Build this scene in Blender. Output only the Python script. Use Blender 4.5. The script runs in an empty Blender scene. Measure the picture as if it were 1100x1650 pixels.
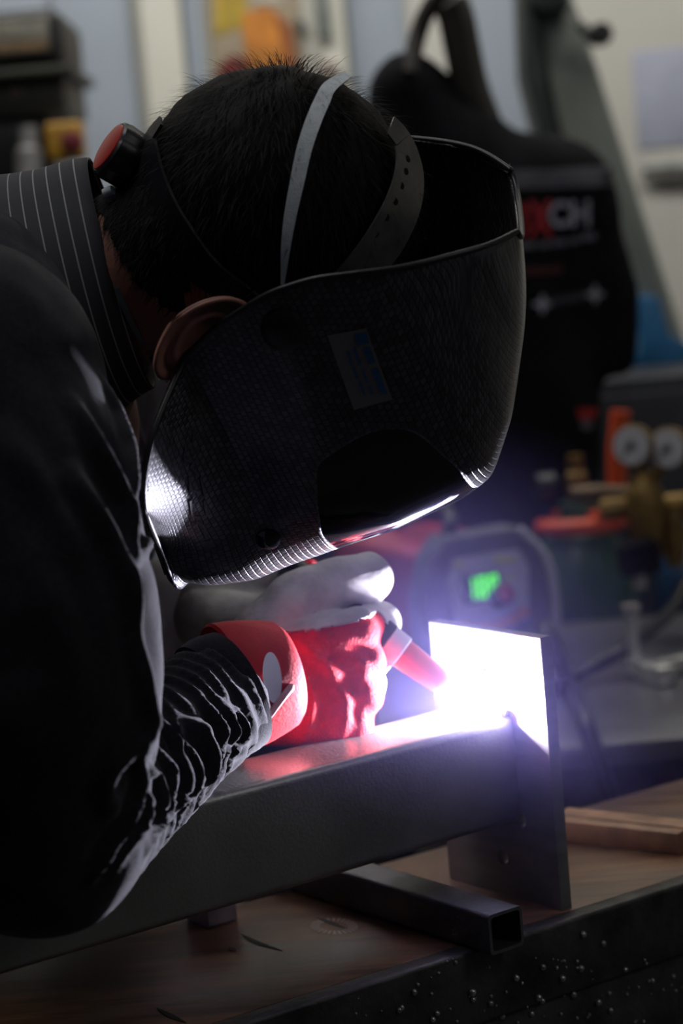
import bpy, bmesh, math, random
import numpy as np
from mathutils import Vector, Matrix, noise as mnoise
from mathutils.bvhtree import BVHTree

random.seed(7); np.random.seed(7)
SC = bpy.context.scene
COL = SC.collection

# ------------------------------------------------------------------ camera
FPX = 3500.0                       # focal length in pixels of the 1100x1650 frame
PITCH, ROLL = math.radians(7.2), math.radians(5.0)
up_c = Vector((-math.sin(ROLL)*math.cos(PITCH), math.cos(ROLL)*math.cos(PITCH), -math.sin(PITCH)))
fw_h = (Vector((0, 0, 1)) - up_c*up_c.z).normalized()
rt_h = up_c.cross(fw_h)            # camera frame (x right, y up, z forward) is left-handed
def C2W(v):
    v = Vector(v); return Vector((v.dot(rt_h), v.dot(fw_h), v.dot(up_c)))
BENCH_Z = 0.90
def ray_c(px, py): return Vector(((px-550)/FPX, (825-py)/FPX, 1.0))
CAM = Vector((0, 0, 0))
CAM.z = BENCH_Z - (C2W(ray_c(891, 1472))*1.46).z
def P(px, py, D): return CAM + C2W(ray_c(px, py))*D
def on_z(px, py, z):
    r = C2W(ray_c(px, py)); return CAM + r*((z-CAM.z)/r.z)
cd = bpy.data.cameras.new('camera'); cam = bpy.data.objects.new('camera', cd); COL.objects.link(cam)
cx, cy, cz = C2W((1,0,0)), C2W((0,1,0)), -C2W((0,0,1))
cam.matrix_world = Matrix(((cx.x,cy.x,cz.x,CAM.x),(cx.y,cy.y,cz.y,CAM.y),(cx.z,cy.z,cz.z,CAM.z),(0,0,0,1)))
cd.sensor_fit = 'VERTICAL'; cd.sensor_height = 36.0; cd.lens = FPX/1650*36
cd.clip_start = 0.05
cd.dof.use_dof = True; cd.dof.focus_distance = 1.34; cd.dof.aperture_fstop = 5.0
SC.camera = cam

# ------------------------------------------------------------------ light, exposure
SC.view_settings.view_transform = 'Standard'; SC.view_settings.look = 'None'
SC.view_settings.gamma = 1.0; SC.view_settings.use_curve_mapping = False
SC.view_settings.exposure = 0.0
w = bpy.data.worlds.new('world'); SC.world = w; w.use_nodes = True
w.node_tree.nodes['Background'].inputs[0].default_value = (0.42, 0.48, 0.9, 1)
w.node_tree.nodes['Background'].inputs[1].default_value = 0.019
_b = P(826, 1155, 1.475); _v = C2W(ray_c(5400, 85)); _t = Vector((_v.x, _v.y, 0)).normalized(); _n = Vector((-_t.y, _t.x, 0))
ARC = _b - _t*0.014 + _n*0.021 + Vector((0, 0, 0.0052))    # just above the joint of tube and plate
def area(name, loc, target, size, power, color):
    l = bpy.data.lights.new(name, 'AREA'); l.shape = 'RECTANGLE'; l.size, l.size_y = size
    l.energy = power; l.color = color
    o = bpy.data.objects.new(name, l); COL.objects.link(o); o.location = loc
    o.rotation_euler = (Vector(target)-Vector(loc)).to_track_quat('-Z', 'Y').to_euler()
    return o
area('ceiling_light_back', (0.0, 3.0, 2.68), (0.1, 3.7, 1.4), (2.4, 0.3), 28, (1.0, 0.97, 0.9))
area('ceiling_light_right', (1.5, 0.5, 2.68), (0.4, 1.5, 1.0), (0.4, 1.4), 5.0, (0.95, 0.97, 1.0))
area('ceiling_light_middle', (-0.45, 1.35, 2.70), (-0.35, 1.3, 1.0), (1.2, 0.25), 5.6, (0.95, 0.97, 1.0))
ARC_STRENGTH = 17500.0             # the arc is a small glowing body, see welding_arc below

# ------------------------------------------------------------------ helpers
def lin(c): return tuple((x/12.92 if x <= 0.04045 else ((x+0.055)/1.055)**2.4) for x in c)
def srgb(r, g, b): return lin((r/255, g/255, b/255)) + (1,)
MATS = {}
def mat(name, color, rough=0.5, metal=0.0, var=0.25, vscale=30.0, bump=0.0, bscale=200.0, stretch=None, coat=0.0, spec=0.5,
        sheen=0.0, emit=0.0, trans=0.0, color2=None):
    if name in MATS: return MATS[name]
    m = bpy.data.materials.new(name); m.use_nodes = True; nt = m.node_tree; N = nt.nodes; L = nt.links
    b = N['Principled BSDF']
    tc = N.new('ShaderNodeTexCoord'); mp = N.new('ShaderNodeMapping'); L.new(tc.outputs['Object'], mp.inputs[0])
    if stretch: mp.inputs['Scale'].default_value = stretch
    nz = N.new('ShaderNodeTexNoise'); nz.inputs['Scale'].default_value = vscale; nz.inputs['Detail'].default_value = 6
    L.new(mp.outputs[0], nz.inputs['Vector'])
    mx = N.new('ShaderNodeMix'); mx.data_type = 'RGBA'
    c = color[:3]; c2 = color2[:3] if color2 else tuple(x*(1-var) for x in c)
    mx.inputs['A'].default_value = (*(min(1, x*(1+var)) if not color2 else x for x in c), 1); mx.inputs['B'].default_value = (*c2, 1)
    rmp = N.new('ShaderNodeMapRange'); rmp.inputs[1].default_value = .35; rmp.inputs[2].default_value = .65
    L.new(nz.outputs['Fac'], rmp.inputs[0]); L.new(rmp.outputs[0], mx.inputs['Factor'])
    L.new(mx.outputs['Result'], b.inputs['Base Color'])
    b.inputs['Roughness'].default_value = rough; b.inputs['Metallic'].default_value = metal
    b.inputs['Coat Weight'].default_value = coat; b.inputs['Coat Roughness'].default_value = 0.08
    b.inputs['Specular IOR Level'].default_value = spec
    b.inputs['Sheen Weight'].default_value = sheen; b.inputs['Sheen Roughness'].default_value = 0.4
    b.inputs['Transmission Weight'].default_value = trans
    if emit:
        L.new(mx.outputs['Result'], b.inputs['Emission Color']); b.inputs['Emission Strength'].default_value = emit
    if bump:
        n2 = N.new('ShaderNodeTexNoise'); n2.inputs['Scale'].default_value = bscale; n2.inputs['Detail'].default_value = 4
        L.new(mp.outputs[0], n2.inputs['Vector'])
        bp = N.new('ShaderNodeBump'); bp.inputs['Strength'].default_value = bump; bp.inputs['Distance'].default_value = 0.002
        L.new(n2.outputs['Fac'], bp.inputs['Height']); L.new(bp.outputs[0], b.inputs['Normal'])
    MATS[name] = m; return m

def link(name, me, material=None, parent=None, smooth=True, loc=None):
    o = bpy.data.objects.new(name, me); COL.objects.link(o)
    if material is not None and len(me.materials) == 0: me.materials.append(material)
    if smooth and len(me.polygons): me.polygons.foreach_set('use_smooth', [True]*len(me.polygons))
    if loc is not None: o.location = loc
    if parent is not None:
        o.parent = parent
        o.matrix_parent_inverse = parent.matrix_world.inverted() if parent.type != 'EMPTY' else Matrix.Translation(-parent.location)
    return o
def mesh(name, v, f):
    me = bpy.data.meshes.new(name); me.from_pydata([tuple(x) for x in v], [], [tuple(x) for x in f]); me.update(); return me
def tag(o, label, cat, group=None, kind=None):
    o['label'] = label; o['category'] = cat
    if group: o['group'] = group
    if kind: o['kind'] = kind
    return o
def thing(name, label, cat, loc=(0,0,0), group=None):
    o = bpy.data.objects.new(name, None); COL.objects.link(o); o.location = loc; o.empty_display_size = 0.05
    return tag(o, label, cat, group)
def bevel(me, wdt, seg=2, angle=40):
    bm = bmesh.new(); bm.from_mesh(me)
    ed = [e for e in bm.edges if len(e.link_faces) == 2 and e.calc_face_angle(0) > math.radians(angle)]
    bmesh.ops.bevel(bm, geom=ed, offset=wdt, segments=seg, affect='EDGES', profile=0.5, clamp_overlap=True)
    bm.to_mesh(me); bm.free(); me.update(); return me
def sharp(o, deg=35):
    try: o.data.set_sharp_from_angle(angle=math.radians(deg))
    except Exception: pass
    return o
class Frame:
    """local frame: origin + three axes"""
    def __init__(s, o, x, y, z): s.o, s.x, s.y, s.z = Vector(o), Vector(x), Vector(y), Vector(z)
    def __call__(s, a, b, c): return s.o + s.x*a + s.y*b + s.z*c
def yaw_frame(o, yaw):
    return Frame(o, (math.cos(yaw), math.sin(yaw), 0), (-math.sin(yaw), math.cos(yaw), 0), (0, 0, 1))
def box_mesh(name, fr, x0, x1, y0, y1, z0, z1, bv=0.0, seg=2):
    v = [fr(x, y, z) for x in (x0, x1) for y in (y0, y1) for z in (z0, z1)]
    f = [(0,1,3,2),(4,6,7,5),(0,4,5,1),(2,3,7,6),(0,2,6,4),(1,5,7,3)]
    me = mesh(name, v, f)
    bm = bmesh.new(); bm.from_mesh(me); bmesh.ops.recalc_face_normals(bm, faces=bm.faces); bm.to_mesh(me); bm.free()
    if bv: bevel(me, bv, seg)
    return me
def box(name, fr, dims, m, parent=None, bv=0.002, seg=2):
    o = link(name, box_mesh(name, fr, *dims, bv=bv, seg=seg), m, parent); return sharp(o)
def perp(d):
    d = Vector(d).normalized(); a = Vector((0,0,1)) if abs(d.z) < .9 else Vector((1,0,0))
    x = d.cross(a).normalized(); return x, d.cross(x).normalized()
def lathe(name, p0, axis, prof, m, parent=None, n=40, smooth_deg=35):
    """prof: (distance along axis, radius)"""
    axis = Vector(axis).normalized(); x, y = perp(axis); v = []; f = []
    for (t, r) in prof:
        for k in range(n):
            a = 2*math.pi*k/n; v.append(Vector(p0)+axis*t+x*(math.cos(a)*r)+y*(math.sin(a)*r))
    for i in range(len(prof)-1):
        for k in range(n):
            f.append((i*n+k, i*n+(k+1) % n, (i+1)*n+(k+1) % n, (i+1)*n+k))
    f.append(tuple(reversed(range(n)))); f.append(tuple((len(prof)-1)*n+k for k in range(n)))
    me = mesh(name, v, f)
    bm = bmesh.new(); bm.from_mesh(me); bmesh.ops.remove_doubles(bm, verts=bm.verts, dist=1e-6)
    bmesh.ops.recalc_face_normals(bm, faces=bm.faces); bm.to_mesh(me); bm.free()
    return sharp(link(name, me, m, parent), smooth_deg)
def catmull(pts, n=8):
    pts = [Vector(p) for p in pts]; out = []
    for i in range(len(pts)-1):
        p0 = pts[i-1] if i else pts[0]*2-pts[1]; p1, p2 = pts[i], pts[i+1]
        p3 = pts[i+2] if i+2 < len(pts) else pts[-1]*2-pts[-2]
        for k in range(n):
            t = k/n
            out.append(0.5*((2*p1)+(-p0+p2)*t+(2*p0-5*p1+4*p2-p3)*t*t+(-p0+3*p1-3*p2+p3)*t**3))
    out.append(pts[-1]); return out
def tube_mesh(name, pts, rad, n=14, cap=True):
    pts = [Vector(p) for p in pts]
    if not hasattr(rad, '__len__'): rad = [rad]*len(pts)
    v = []; f = []; x = None
    for i, p in enumerate(pts):
        d = (pts[min(i+1, len(pts)-1)]-pts[max(i-1, 0)]).normalized()
        if x is None: x, y = perp(d)
        else:
            x = (x-d*x.dot(d)).normalized(); y = d.cross(x)
        for k in range(n):
            a = 2*math.pi*k/n; v.append(p+x*(math.cos(a)*rad[i])+y*(math.sin(a)*rad[i]))
    for i in range(len(pts)-1):
        for k in range(n): f.append((i*n+k, i*n+(k+1) % n, (i+1)*n+(k+1) % n, (i+1)*n+k))
    if cap: f.append(tuple(reversed(range(n)))); f.append(tuple((len(pts)-1)*n+k for k in range(n)))
    return mesh(name, v, f)
def tube(name, pts, rad, m, parent=None, n=14): return sharp(link(name, tube_mesh(name, pts, rad, n), m, parent), 50)
def eval_mesh(o, name):
    dg = bpy.context.evaluated_depsgraph_get(); dg.update()
    me = bpy.data.meshes.new_from_object(o.evaluated_get(dg)); me.name = name; return me
def laplace(me, it, lam=0.5):
    n = len(me.vertices); co = np.empty(n*3); me.vertices.foreach_get('co', co); co = co.reshape(-1, 3)
    e = np.empty(len(me.edges)*2, int); me.edges.foreach_get('vertices', e); e = e.reshape(-1, 2)
    deg = np.bincount(e.ravel(), minlength=n).clip(1)[:, None]
    for _ in range(it):
        s = np.zeros_like(co); np.add.at(s, e[:, 0], co[e[:, 1]]); np.add.at(s, e[:, 1], co[e[:, 0]])
        co += lam*(s/deg-co)
    me.vertices.foreach_set('co', co.ravel()); me.update(); return me
def get_co(me):
    co = np.empty(len(me.vertices)*3); me.vertices.foreach_get('co', co); return co.reshape(-1, 3)
def get_no(me):
    no = np.empty(len(me.vertices)*3); me.vertices.foreach_get('normal', no); return no.reshape(-1, 3)
def set_co(me, co): me.vertices.foreach_set('co', np.ascontiguousarray(co).ravel()); me.update()
def blob(name, caps, voxel, smooth=4):
    """one continuous skin around tapered capsules (p0, r0, p1, r1)"""
    V = []; F = []
    for (p0, r0, p1, r1) in caps:
        b = bmesh.new()
        for p, r in ((p0, r0), (p1, r1)): bmesh.ops.create_icosphere(b, subdivisions=3, radius=r, matrix=Matrix.Translation(Vector(p)))
        bmesh.ops.delete(b, geom=list(b.faces), context='FACES_ONLY')
        bmesh.ops.convex_hull(b, input=list(b.verts))
        bmesh.ops.recalc_face_normals(b, faces=b.faces)
        b.verts.index_update(); n0 = len(V)
        V += [v.co.copy() for v in b.verts]; F += [[n0+v.index for v in f.verts] for f in b.faces]; b.free()
    me = mesh(name+'_src', V, F)
    o = bpy.data.objects.new(name+'_src', me); COL.objects.link(o)
    md = o.modifiers.new('r', 'REMESH'); md.mode = 'VOXEL'; md.voxel_size = voxel; md.adaptivity = 0
    out = eval_mesh(o, name); bpy.data.objects.remove(o); bpy.data.meshes.remove(me)
    return laplace(out, smooth)
def bvh(me): return BVHTree.FromPolygons([v.co.copy() for v in me.vertices], [tuple(p.vertices) for p in me.polygons])
def hit(tree, px, py):
    d = C2W(ray_c(px, py)).normalized(); h = tree.ray_cast(CAM, d)
    return (h[0], h[1]) if h[0] is not None else (None, None)
def drape(name, tree, uv, faces, off, m, parent, fallbackD=None):
    """flat print laid onto a surface: uv are the photo's pixels"""
    v = []
    for (x, y) in uv:
        h, n = hit(tree, x, y)
        if h is None: h, n = P(x, y, fallbackD), Vector((0, -1, 0))
        if n.dot(C2W((0,0,1))) > 0: n = -n
        v.append(h+n*off)
    return link(name, mesh(name, v, faces), m, parent)
def grid_quad(c, nu, nv):
    """bilinear pixel grid of corners c (tl, tr, br, bl)"""
    uv = []; f = []
    for j in range(nv+1):
        for i in range(nu+1):
            s, t = i/nu, j/nv
            uv.append(tuple((c[0][k]*(1-s)+c[1][k]*s)*(1-t)+(c[3][k]*(1-s)+c[2][k]*s)*t for k in (0, 1)))
    for j in range(nv):
        for i in range(nu): a = j*(nu+1)+i; f.append((a, a+1, a+nu+2, a+nu+1))
    return uv, f
def ribbon(name, pts, nrm, widths, m, parent, th=0.0008):
    """strap: centre points, outward normals, widths"""
    v = []; f = []; n = len(pts)
    for i in range(n):
        d = (pts[min(i+1, n-1)]-pts[max(i-1, 0)]).normalized(); s = d.cross(nrm[i]).normalized()*widths[i]*0.5
        up = nrm[i]*th
        v += [pts[i]-s, pts[i]+s, pts[i]+s+up, pts[i]-s+up]
    for i in range(n-1):
        for k in range(4): f.append((i*4+k, i*4+(k+1) % 4, i*4+4+(k+1) % 4, i*4+4+k))
    f += [(3,2,1,0), tuple((n-1)*4+k for k in range(4))]
    me = mesh(name, v, f); bm = bmesh.new(); bm.from_mesh(me); bmesh.ops.recalc_face_normals(bm, faces=bm.faces); bm.to_mesh(me); bm.free()
    return sharp(link(name, me, m, parent), 50)
def plate_mesh(name, fr, outline, holes, thick, bv=0.0006):
    """flat plate with holes, from 2D outlines in the frame's x/y; thickness along z"""
    cu = bpy.data.curves.new(name, 'CURVE'); cu.dimensions = '2D'; cu.fill_mode = 'BOTH'
    cu.extrude = thick/2-bv; cu.bevel_depth = bv; cu.bevel_resolution = 1
    for poly in [outline]+holes:
        s = cu.splines.new('POLY'); s.points.add(len(poly)-1); s.use_cyclic_u = True
        for p, q in zip(s.points, poly): p.co = (q[0], q[1], 0, 1)
    o = bpy.data.objects.new(name, cu); COL.objects.link(o); me = eval_mesh(o, name); bpy.data.objects.remove(o)
    for v in me.vertices: v.co = fr(*v.co)
    me.update(); return me
def circle(x, y, r, n=28): return [(x+r*math.cos(2*math.pi*k/n), y+r*math.sin(2*math.pi*k/n)) for k in range(n)]
def text_px(name, txt, x, y, h, wdt, tree, off, m, parent, slope=0.0, D=None, bold=0.0):
    """lettering laid on a surface; x,y bottom-left, h height, wdt width in photo pixels"""
    cu = bpy.data.curves.new(name, 'FONT'); cu.body = txt; cu.size = 1; cu.offset = bold; cu.resolution_u = 3
    o = bpy.data.objects.new(name, cu); COL.objects.link(o); me = eval_mesh(o, name); bpy.data.objects.remove(o)
    co = get_co(me); lo, hi = co.min(0), co.max(0); out = []
    for c in co:
        u = (c[0]-lo[0])/(hi[0]-lo[0])*wdt; t = (c[1]-lo[1])/(hi[1]-lo[1])*h
        px, py = x+u, y-t-u*slope
        hh, n = hit(tree, px, py) if tree else (None, None)
        if hh is None: hh, n = P(px, py, D), -C2W((0,0,1))
        out.append(hh+n*off if n.dot(C2W((0,0,1))) < 0 else hh-n*off)
    for v, c in zip(me.vertices, out): v.co = c
    me.update(); return link(name, me, m, parent, smooth=False)

# ------------------------------------------------------------------ materials
STEEL = mat('brushed_steel', (0.24,0.235,0.235), 0.45, 0.55, 0.12, 18, 0.15, 300, stretch=(1,1,6))
STEELB = mat('mill_steel', (0.29,0.28,0.26), 0.38, 0.8, 0.2, 12, 0.12, 420)
STEELD = mat('dark_steel', (0.14,0.14,0.15), 0.45, 0.8, 0.3, 20, 0.2, 250)
RUST = mat('sooty_steel', (0.06,0.055,0.052), 0.5, 0.5, 0.5, 25, 0.5, 120)
BLACKP = mat('black_plastic', (0.012,0.012,0.014), 0.42, 0, 0.2, 40, 0.1, 400)
WHITEP = mat('white_plastic', (0.75,0.76,0.76), 0.4, 0, 0.05)
RED = mat('red_plastic', (0.5,0.03,0.02), 0.4, 0, 0.12)
SKIN = mat('skin', (0.36,0.16,0.115), 0.55, 0, 0.15, 60, 0.1, 300)
HAIRM = mat('dark_hair', (0.0075,0.005,0.004), 0.7, 0, 0.4, 200, spec=.2)
KNIT = mat('red_knit', (0.55,0.006,0.012), 0.8, 0, 0.2, 60, 0.6, 700, sheen=0.08, spec=.25)
LEATHER = mat('grey_leather', (0.42,0.40,0.385), 0.7, 0, 0.15, 50, 0.5, 130)
SWEAT = mat('charcoal_jersey', (0.021,0.020,0.025), 0.9, 0, 0.2, 300, 0.3, 1400, sheen=0.2, spec=0.15)
GREYW = mat('grey_cloth', (0.10,0.09,0.09), 0.9, 0, 0.2, 300, 0.3, 900)

# ------------------------------------------------------------------ the room
def struct(o): o['kind'] = 'structure'; return o
W0 = Frame((0,0,0), (1,0,0), (0,1,0), (0,0,1))
FLOOR = mat('concrete_floor', (0.14,0.14,0.14), 0.6, 0, 0.25, 4, 0.2, 60)
WALL = mat('wall_paint', (0.52,0.51,0.47), 0.8, 0, 0.05, 3, 0.1, 80)
WY = 3.95
struct(box('floor', W0, (-3.2, 3.2, -1.6, WY+0.15, -0.05, 0.0), FLOOR, bv=0))
wb = struct(box('wall_back', W0, (-3.2, 3.2, WY, WY+0.12, 0.0, 2.8), WALL, bv=0))
struct(box('wall_right', W0, (3.2, 3.32, -1.6, WY+0.12, 0.0, 2.8), WALL, bv=0))
struct(box('ceiling', W0, (-3.2, 3.32, -1.6, WY+0.12, 2.8, 2.88), WALL, bv=0))
PANEL = mat('blue_grey_panel', (0.27,0.31,0.37), 0.6, 0, 0.06, 3)
POST = mat('cream_post', (0.56,0.55,0.49), 0.7, 0, 0.05, 3)
def wall_x(px, py=100): return on_y(px, py, WY).x
def on_y(px, py, y):
    r = C2W(ray_c(px, py)); return CAM + r*((y-CAM.y)/r.y)
def wall_rect(name, x0, x1, py0, py1, y, th, m, parent=None, bv=0.004):
    a, b = on_y(x0, (py0+py1)/2, y), on_y(x1, (py0+py1)/2, y); zt, zb = on_y((x0+x1)/2, py0, y).z, on_y((x0+x1)/2, py1, y).z
    return box(name, W0, (a.x, b.x, y-th, y, zb, zt), m, parent, bv=bv)
for (a, b) in ((-190, -60), (-60, 88), (92, 218), (565, 655), (740, 862)):
    A, B = on_y(a, 100, WY).x, on_y(b, 100, WY).x
    box('panel', W0, (A, B, WY-0.02, WY, 0.1, 2.5), PANEL, wb, 0.004)
for (a, b) in ((236, 300), (520, 560)):
    A, B = on_y(a, 100, WY).x, on_y(b, 100, WY).x
    box('post', W0, (A, B, WY-0.06, WY, 0.0, 2.8), POST, wb, 0.006)
A, B = on_y(302, 100, WY).x, on_y(332, 100, WY).x
box('panel', W0, (A, B, WY-0.03, WY, 0.1, 2.8), PANEL, wb, 0.004)

# ------------------------------------------------------------------ work bench
VB = C2W(ray_c(5400, 85)); YB = math.atan2(VB.y, VB.x)          # the tube's heading over the bench
e1, e2 = on_z(909, 1482, BENCH_Z), on_z(600, 1580, BENCH_Z)
YW = math.atan2(e1.y-e2.y, e1.x-e2.x)
BF = yaw_frame(e1, YW)
def wood_mat():
    m = bpy.data.materials.new('bench_wood'); m.use_nodes = True; nt = m.node_tree; N = nt.nodes; L = nt.links; b = N['Principled BSDF']
    tc = N.new('ShaderNodeTexCoord'); mp = N.new('ShaderNodeMapping'); mp.inputs['Rotation'].default_value = (0,0,-YW)
    mp.inputs['Scale'].default_value = (3.0, 26, 10); L.new(tc.outputs['Object'], mp.inputs[0])
    n1 = N.new('ShaderNodeTexNoise'); n1.inputs['Scale'].default_value = 2.2; n1.inputs['Detail'].default_value = 9; n1.inputs['Roughness'].default_value = .65
    L.new(mp.outputs[0], n1.inputs[0])
    cr = N.new('ShaderNodeValToRGB'); cr.color_ramp.elements[0].position = .3; cr.color_ramp.elements[0].color = (0.045,0.018,0.009,1)
    cr.color_ramp.elements[1].position = .72; cr.color_ramp.elements[1].color = (0.40,0.20,0.10,1)
    L.new(n1.outputs['Fac'], cr.inputs[0])
    n2 = N.new('ShaderNodeTexNoise'); n2.inputs['Scale'].default_value = 9; n2.inputs['Detail'].default_value = 4; L.new(tc.outputs['Object'], n2.inputs[0])
    mr = N.new('ShaderNodeMapRange'); mr.inputs[1].default_value = .4; mr.inputs[2].default_value = .62; L.new(n2.outputs['Fac'], mr.inputs[0])
    mx = N.new('ShaderNodeMix'); mx.data_type = 'RGBA'; mx.inputs['B'].default_value = (0.07,0.05,0.045,1); L.new(cr.outputs[0], mx.inputs['A'])
    ml = N.new('ShaderNodeMath'); ml.operation = 'MULTIPLY'; ml.inputs[1].default_value = .7; L.new(mr.outputs[0], ml.inputs[0]); L.new(ml.outputs[0], mx.inputs['Factor'])
    L.new(mx.outputs['Result'], b.inputs['Base Color'])
    rr = N.new('ShaderNodeMapRange'); rr.inputs[3].default_value = .22; rr.inputs[4].default_value = .5; L.new(n1.outputs['Fac'], rr.inputs[0]); L.new(rr.outputs[0], b.inputs['Roughness'])
    bp = N.new('ShaderNodeBump'); bp.inputs['Strength'].default_value = .25; bp.inputs['Distance'].default_value = .002
    L.new(n1.outputs['Fac'], bp.inputs['Height']); L.new(bp.outputs[0], b.inputs['Normal'])
    return m
bench = thing('workbench', 'dark wooden workbench with soot-blackened steel front edge under the welded tube', 'workbench', BF(0,0.3,-BENCH_Z))
WOODM = wood_mat()
BW = (on_z(930,1303,BENCH_Z)-BF.o).dot(BF.y)
npl = 1
for k in range(npl):
    y0, y1 = 0.012+k*(BW-0.012)/npl, 0.012+(k+1)*(BW-0.012)/npl-0.0003
    box('worktop', BF, (-0.75, 0.75, y0, y1, -0.045, 0), WOODM, bench, bv=0.0005)
box('steel_edge', BF, (-0.75, 0.75, -0.004, 0.012, -0.05, 0.0006), RUST, bench, bv=0.003, seg=3)
apron = box('apron', BF, (-0.75, 0.75, 0.0, 0.01, -0.30, -0.05), RUST, bench, bv=0.002)
for (x, y) in ((-0.7, .05), (0.66, .05), (-0.7, BW-.1), (0.66, BW-.1)):
    box('leg', BF, (x, x+.05, y, y+.05, -BENCH_Z, -.045), STEELD, bench)
# weld spatter stuck to the front of the bench
bm = bmesh.new(); rng = random.Random(3)
spots = [(932,1503),(964,1518),(860,1605),(866,1610),(928,1558),(922,1602),(1050,1580),(1083,1573),(824,1573),(753,1596),(755,1608),(783,1614),(660,1596),(640,1621),(636,1625),(697,1630),(690,1640),(807,1637),(855,1633),(982,1628),(962,1615),(980,1600),(867,1556),(898,1574),(1000,1560),(840,1655)]
spots += [(rng.uniform(560,1100), rng.uniform(1540,1648)) for _ in range(60)]
for i, (px, py) in enumerate(spots):
    r = C2W(ray_c(px, py)); t = (BF.o-CAM).dot(BF.y)/r.dot(BF.y); p = CAM+r*t
    zl = p.z-BENCH_Z; off = -0.004 if zl > -0.05 else 0.0
    if zl > 0.0: continue
    rad = rng.uniform(.0016,.0028) if i < 26 else rng.uniform(.0005,.0014)
    bmesh.ops.create_icosphere(bm, subdivisions=2, radius=rad, matrix=Matrix.Translation(p+BF.y*(off-rad*.3)))
me = bpy.data.meshes.new('weld_spatter'); bm.to_mesh(me); bm.free()
sp = link('weld_spatter', me, mat('spatter', (0.5,0.48,0.45), 0.3, 0.9, 0.4, 300), bench); sp['kind'] = 'stuff'
# gouges burnt into the wood
GOUGE = mat('burnt_gouge', (0.01,0.008,0.007), 0.7)
for pts in (((388,1505),(412,1518),(455,1532)), ((508,1478),(530,1486),(560,1497)), ((252,1624),(275,1637),(300,1648)), ((368,1527),(380,1533))):
    c = [on_z(x, y, BENCH_Z+0.0003) for x, y in pts]
    c = catmull(c, 6); n = len(c); wd = [0.0001+0.0042*math.sin(math.pi*i/(n-1)) for i in range(n)]
    ribbon('gouge', c, [Vector((0,0,1))]*n, wd, GOUGE, bench, th=0.0002)
# ring of pale dashes on the wood
rc = on_z(538, 1492, BENCH_Z+.0004); RINGM = mat('pale_dash', (0.62,0.5,0.45), 0.35, 0.0, 0.2)
vv = []; ff = []
for k in range(24):
    a0, a1 = 2*math.pi*k/24, 2*math.pi*(k+.55)/24
    q = [rc+BF.x*(math.cos(a)*r*1.0)+BF.y*(math.sin(a)*r*1.35) for a, r in ((a0,.0085),(a1,.0085),(a1,.0145),(a0,.0145))]
    ff.append((len(vv), len(vv)+1, len(vv)+2, len(vv)+3)); vv += q
link('dash_ring', mesh('dash_ring', vv, ff), RINGM, bench)

# ------------------------------------------------------------------ the square tube and the end plate
B0 = P(826, 1155, 1.475)
TB = yaw_frame(B0, YB)             # x along the tube away from the person, y away from the camera
HB = B0.z - P(836, 1330, 1.475).z
TW = 0.066
def tube_profile(wd, ht, r, seg=5):
    pts = []
    for (cx_, cy_, a0) in ((wd-r, -r, 0), (r, -r, 90), (r, -ht+r, 180), (wd-r, -ht+r, 270)):
        for k in range(seg+1):
            a = math.radians(a0+90*k/seg); pts.append((cx_+r*math.cos(a), cy_+r*math.sin(a)))
    return pts
def hollow(name, fr, x0, x1, wd, ht, r, t, m, parent=None):
    po = tube_profile(wd, ht, r); pi_ = [(a*(wd-2*t)/wd+t, b*(ht-2*t)/ht-t) for a, b in po]; n = len(po); v = []; f = []
    for x in (x0, x1):
        for pr in (po, pi_):
            v += [fr(x, a, b) for a, b in pr]
    for k in range(n):
        j = (k+1) % n
        f += [(k, j, 2*n+j, 2*n+k), (n+j, n+k, 3*n+k, 3*n+j), (j, k, n+k, n+j), (2*n+k, 2*n+j, 3*n+j, 3*n+k)]
    me = mesh(name, v, f); bm = bmesh.new(); bm.from_mesh(me); bmesh.ops.recalc_face_normals(bm, faces=bm.faces); bm.to_mesh(me); bm.free()
    return sharp(link(name, me, m, parent), 40)
bt = thing('square_tube', 'long grey square steel tube lying under the gloves, welded to the end plate', 'steel tube', TB(-.3,TW/2,-HB))
hollow('tube_wall', TB, -0.66, -0.0005, TW, HB, 0.006, 0.004, STEELB, bt)
# end plate
PO = P(891, 1472, 1.46)
PF = Frame(PO, TB.y, Vector((0,0,1)), TB.x)     # x away from camera, y up, z along the tube
PH = P(858, 1021, 1.46).z-BENCH_Z; PWD = 0.118; PT = 0.010
# move plate so that its near face sits at the tube's end
dx = (TB.o-PO).dot(TB.x); PF.o = PO+TB.x*(dx+PT/2)
def plate_uv(px, py):
    r = C2W(ray_c(px, py)); t = (TB.o-CAM).dot(TB.x)/r.dot(TB.x); p = CAM+r*t
    return ((p-PF.o).dot(PF.x), (p-PF.o).dot(PF.y))
hs = [plate_uv(777, 1079), plate_uv(810, 1381), plate_uv(838, 1322)]
hs = [h for h in hs if 0.006 < h[0] < PWD-.006 and .006 < h[1] < PH-.006]
plate_o = link('end_plate', plate_mesh('end_plate', PF, [(0,0),(PWD,0),(PWD,PH),(0,PH)], [circle(h[0], h[1], .0058) for h in hs], PT), STEEL)
tag(sharp(plate_o), 'upright bright steel plate with bolt holes at the end of the tube', 'steel plate')
# weld bead between tube and plate
bp_ = [TB(-.003, .004+k*(TW-.008)/22, .0015) for k in range(23)]
bead = link('weld_bead', tube_mesh('weld_bead', bp_, [.0035+.0007*(k % 2) for k in range(23)], 10), mat('weld_metal', (0.5,0.48,0.46), 0.3, 1.0, 0.3, 300))
bead.parent = bt; bead.matrix_parent_inverse = Matrix.Translation(-bt.location)

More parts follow.
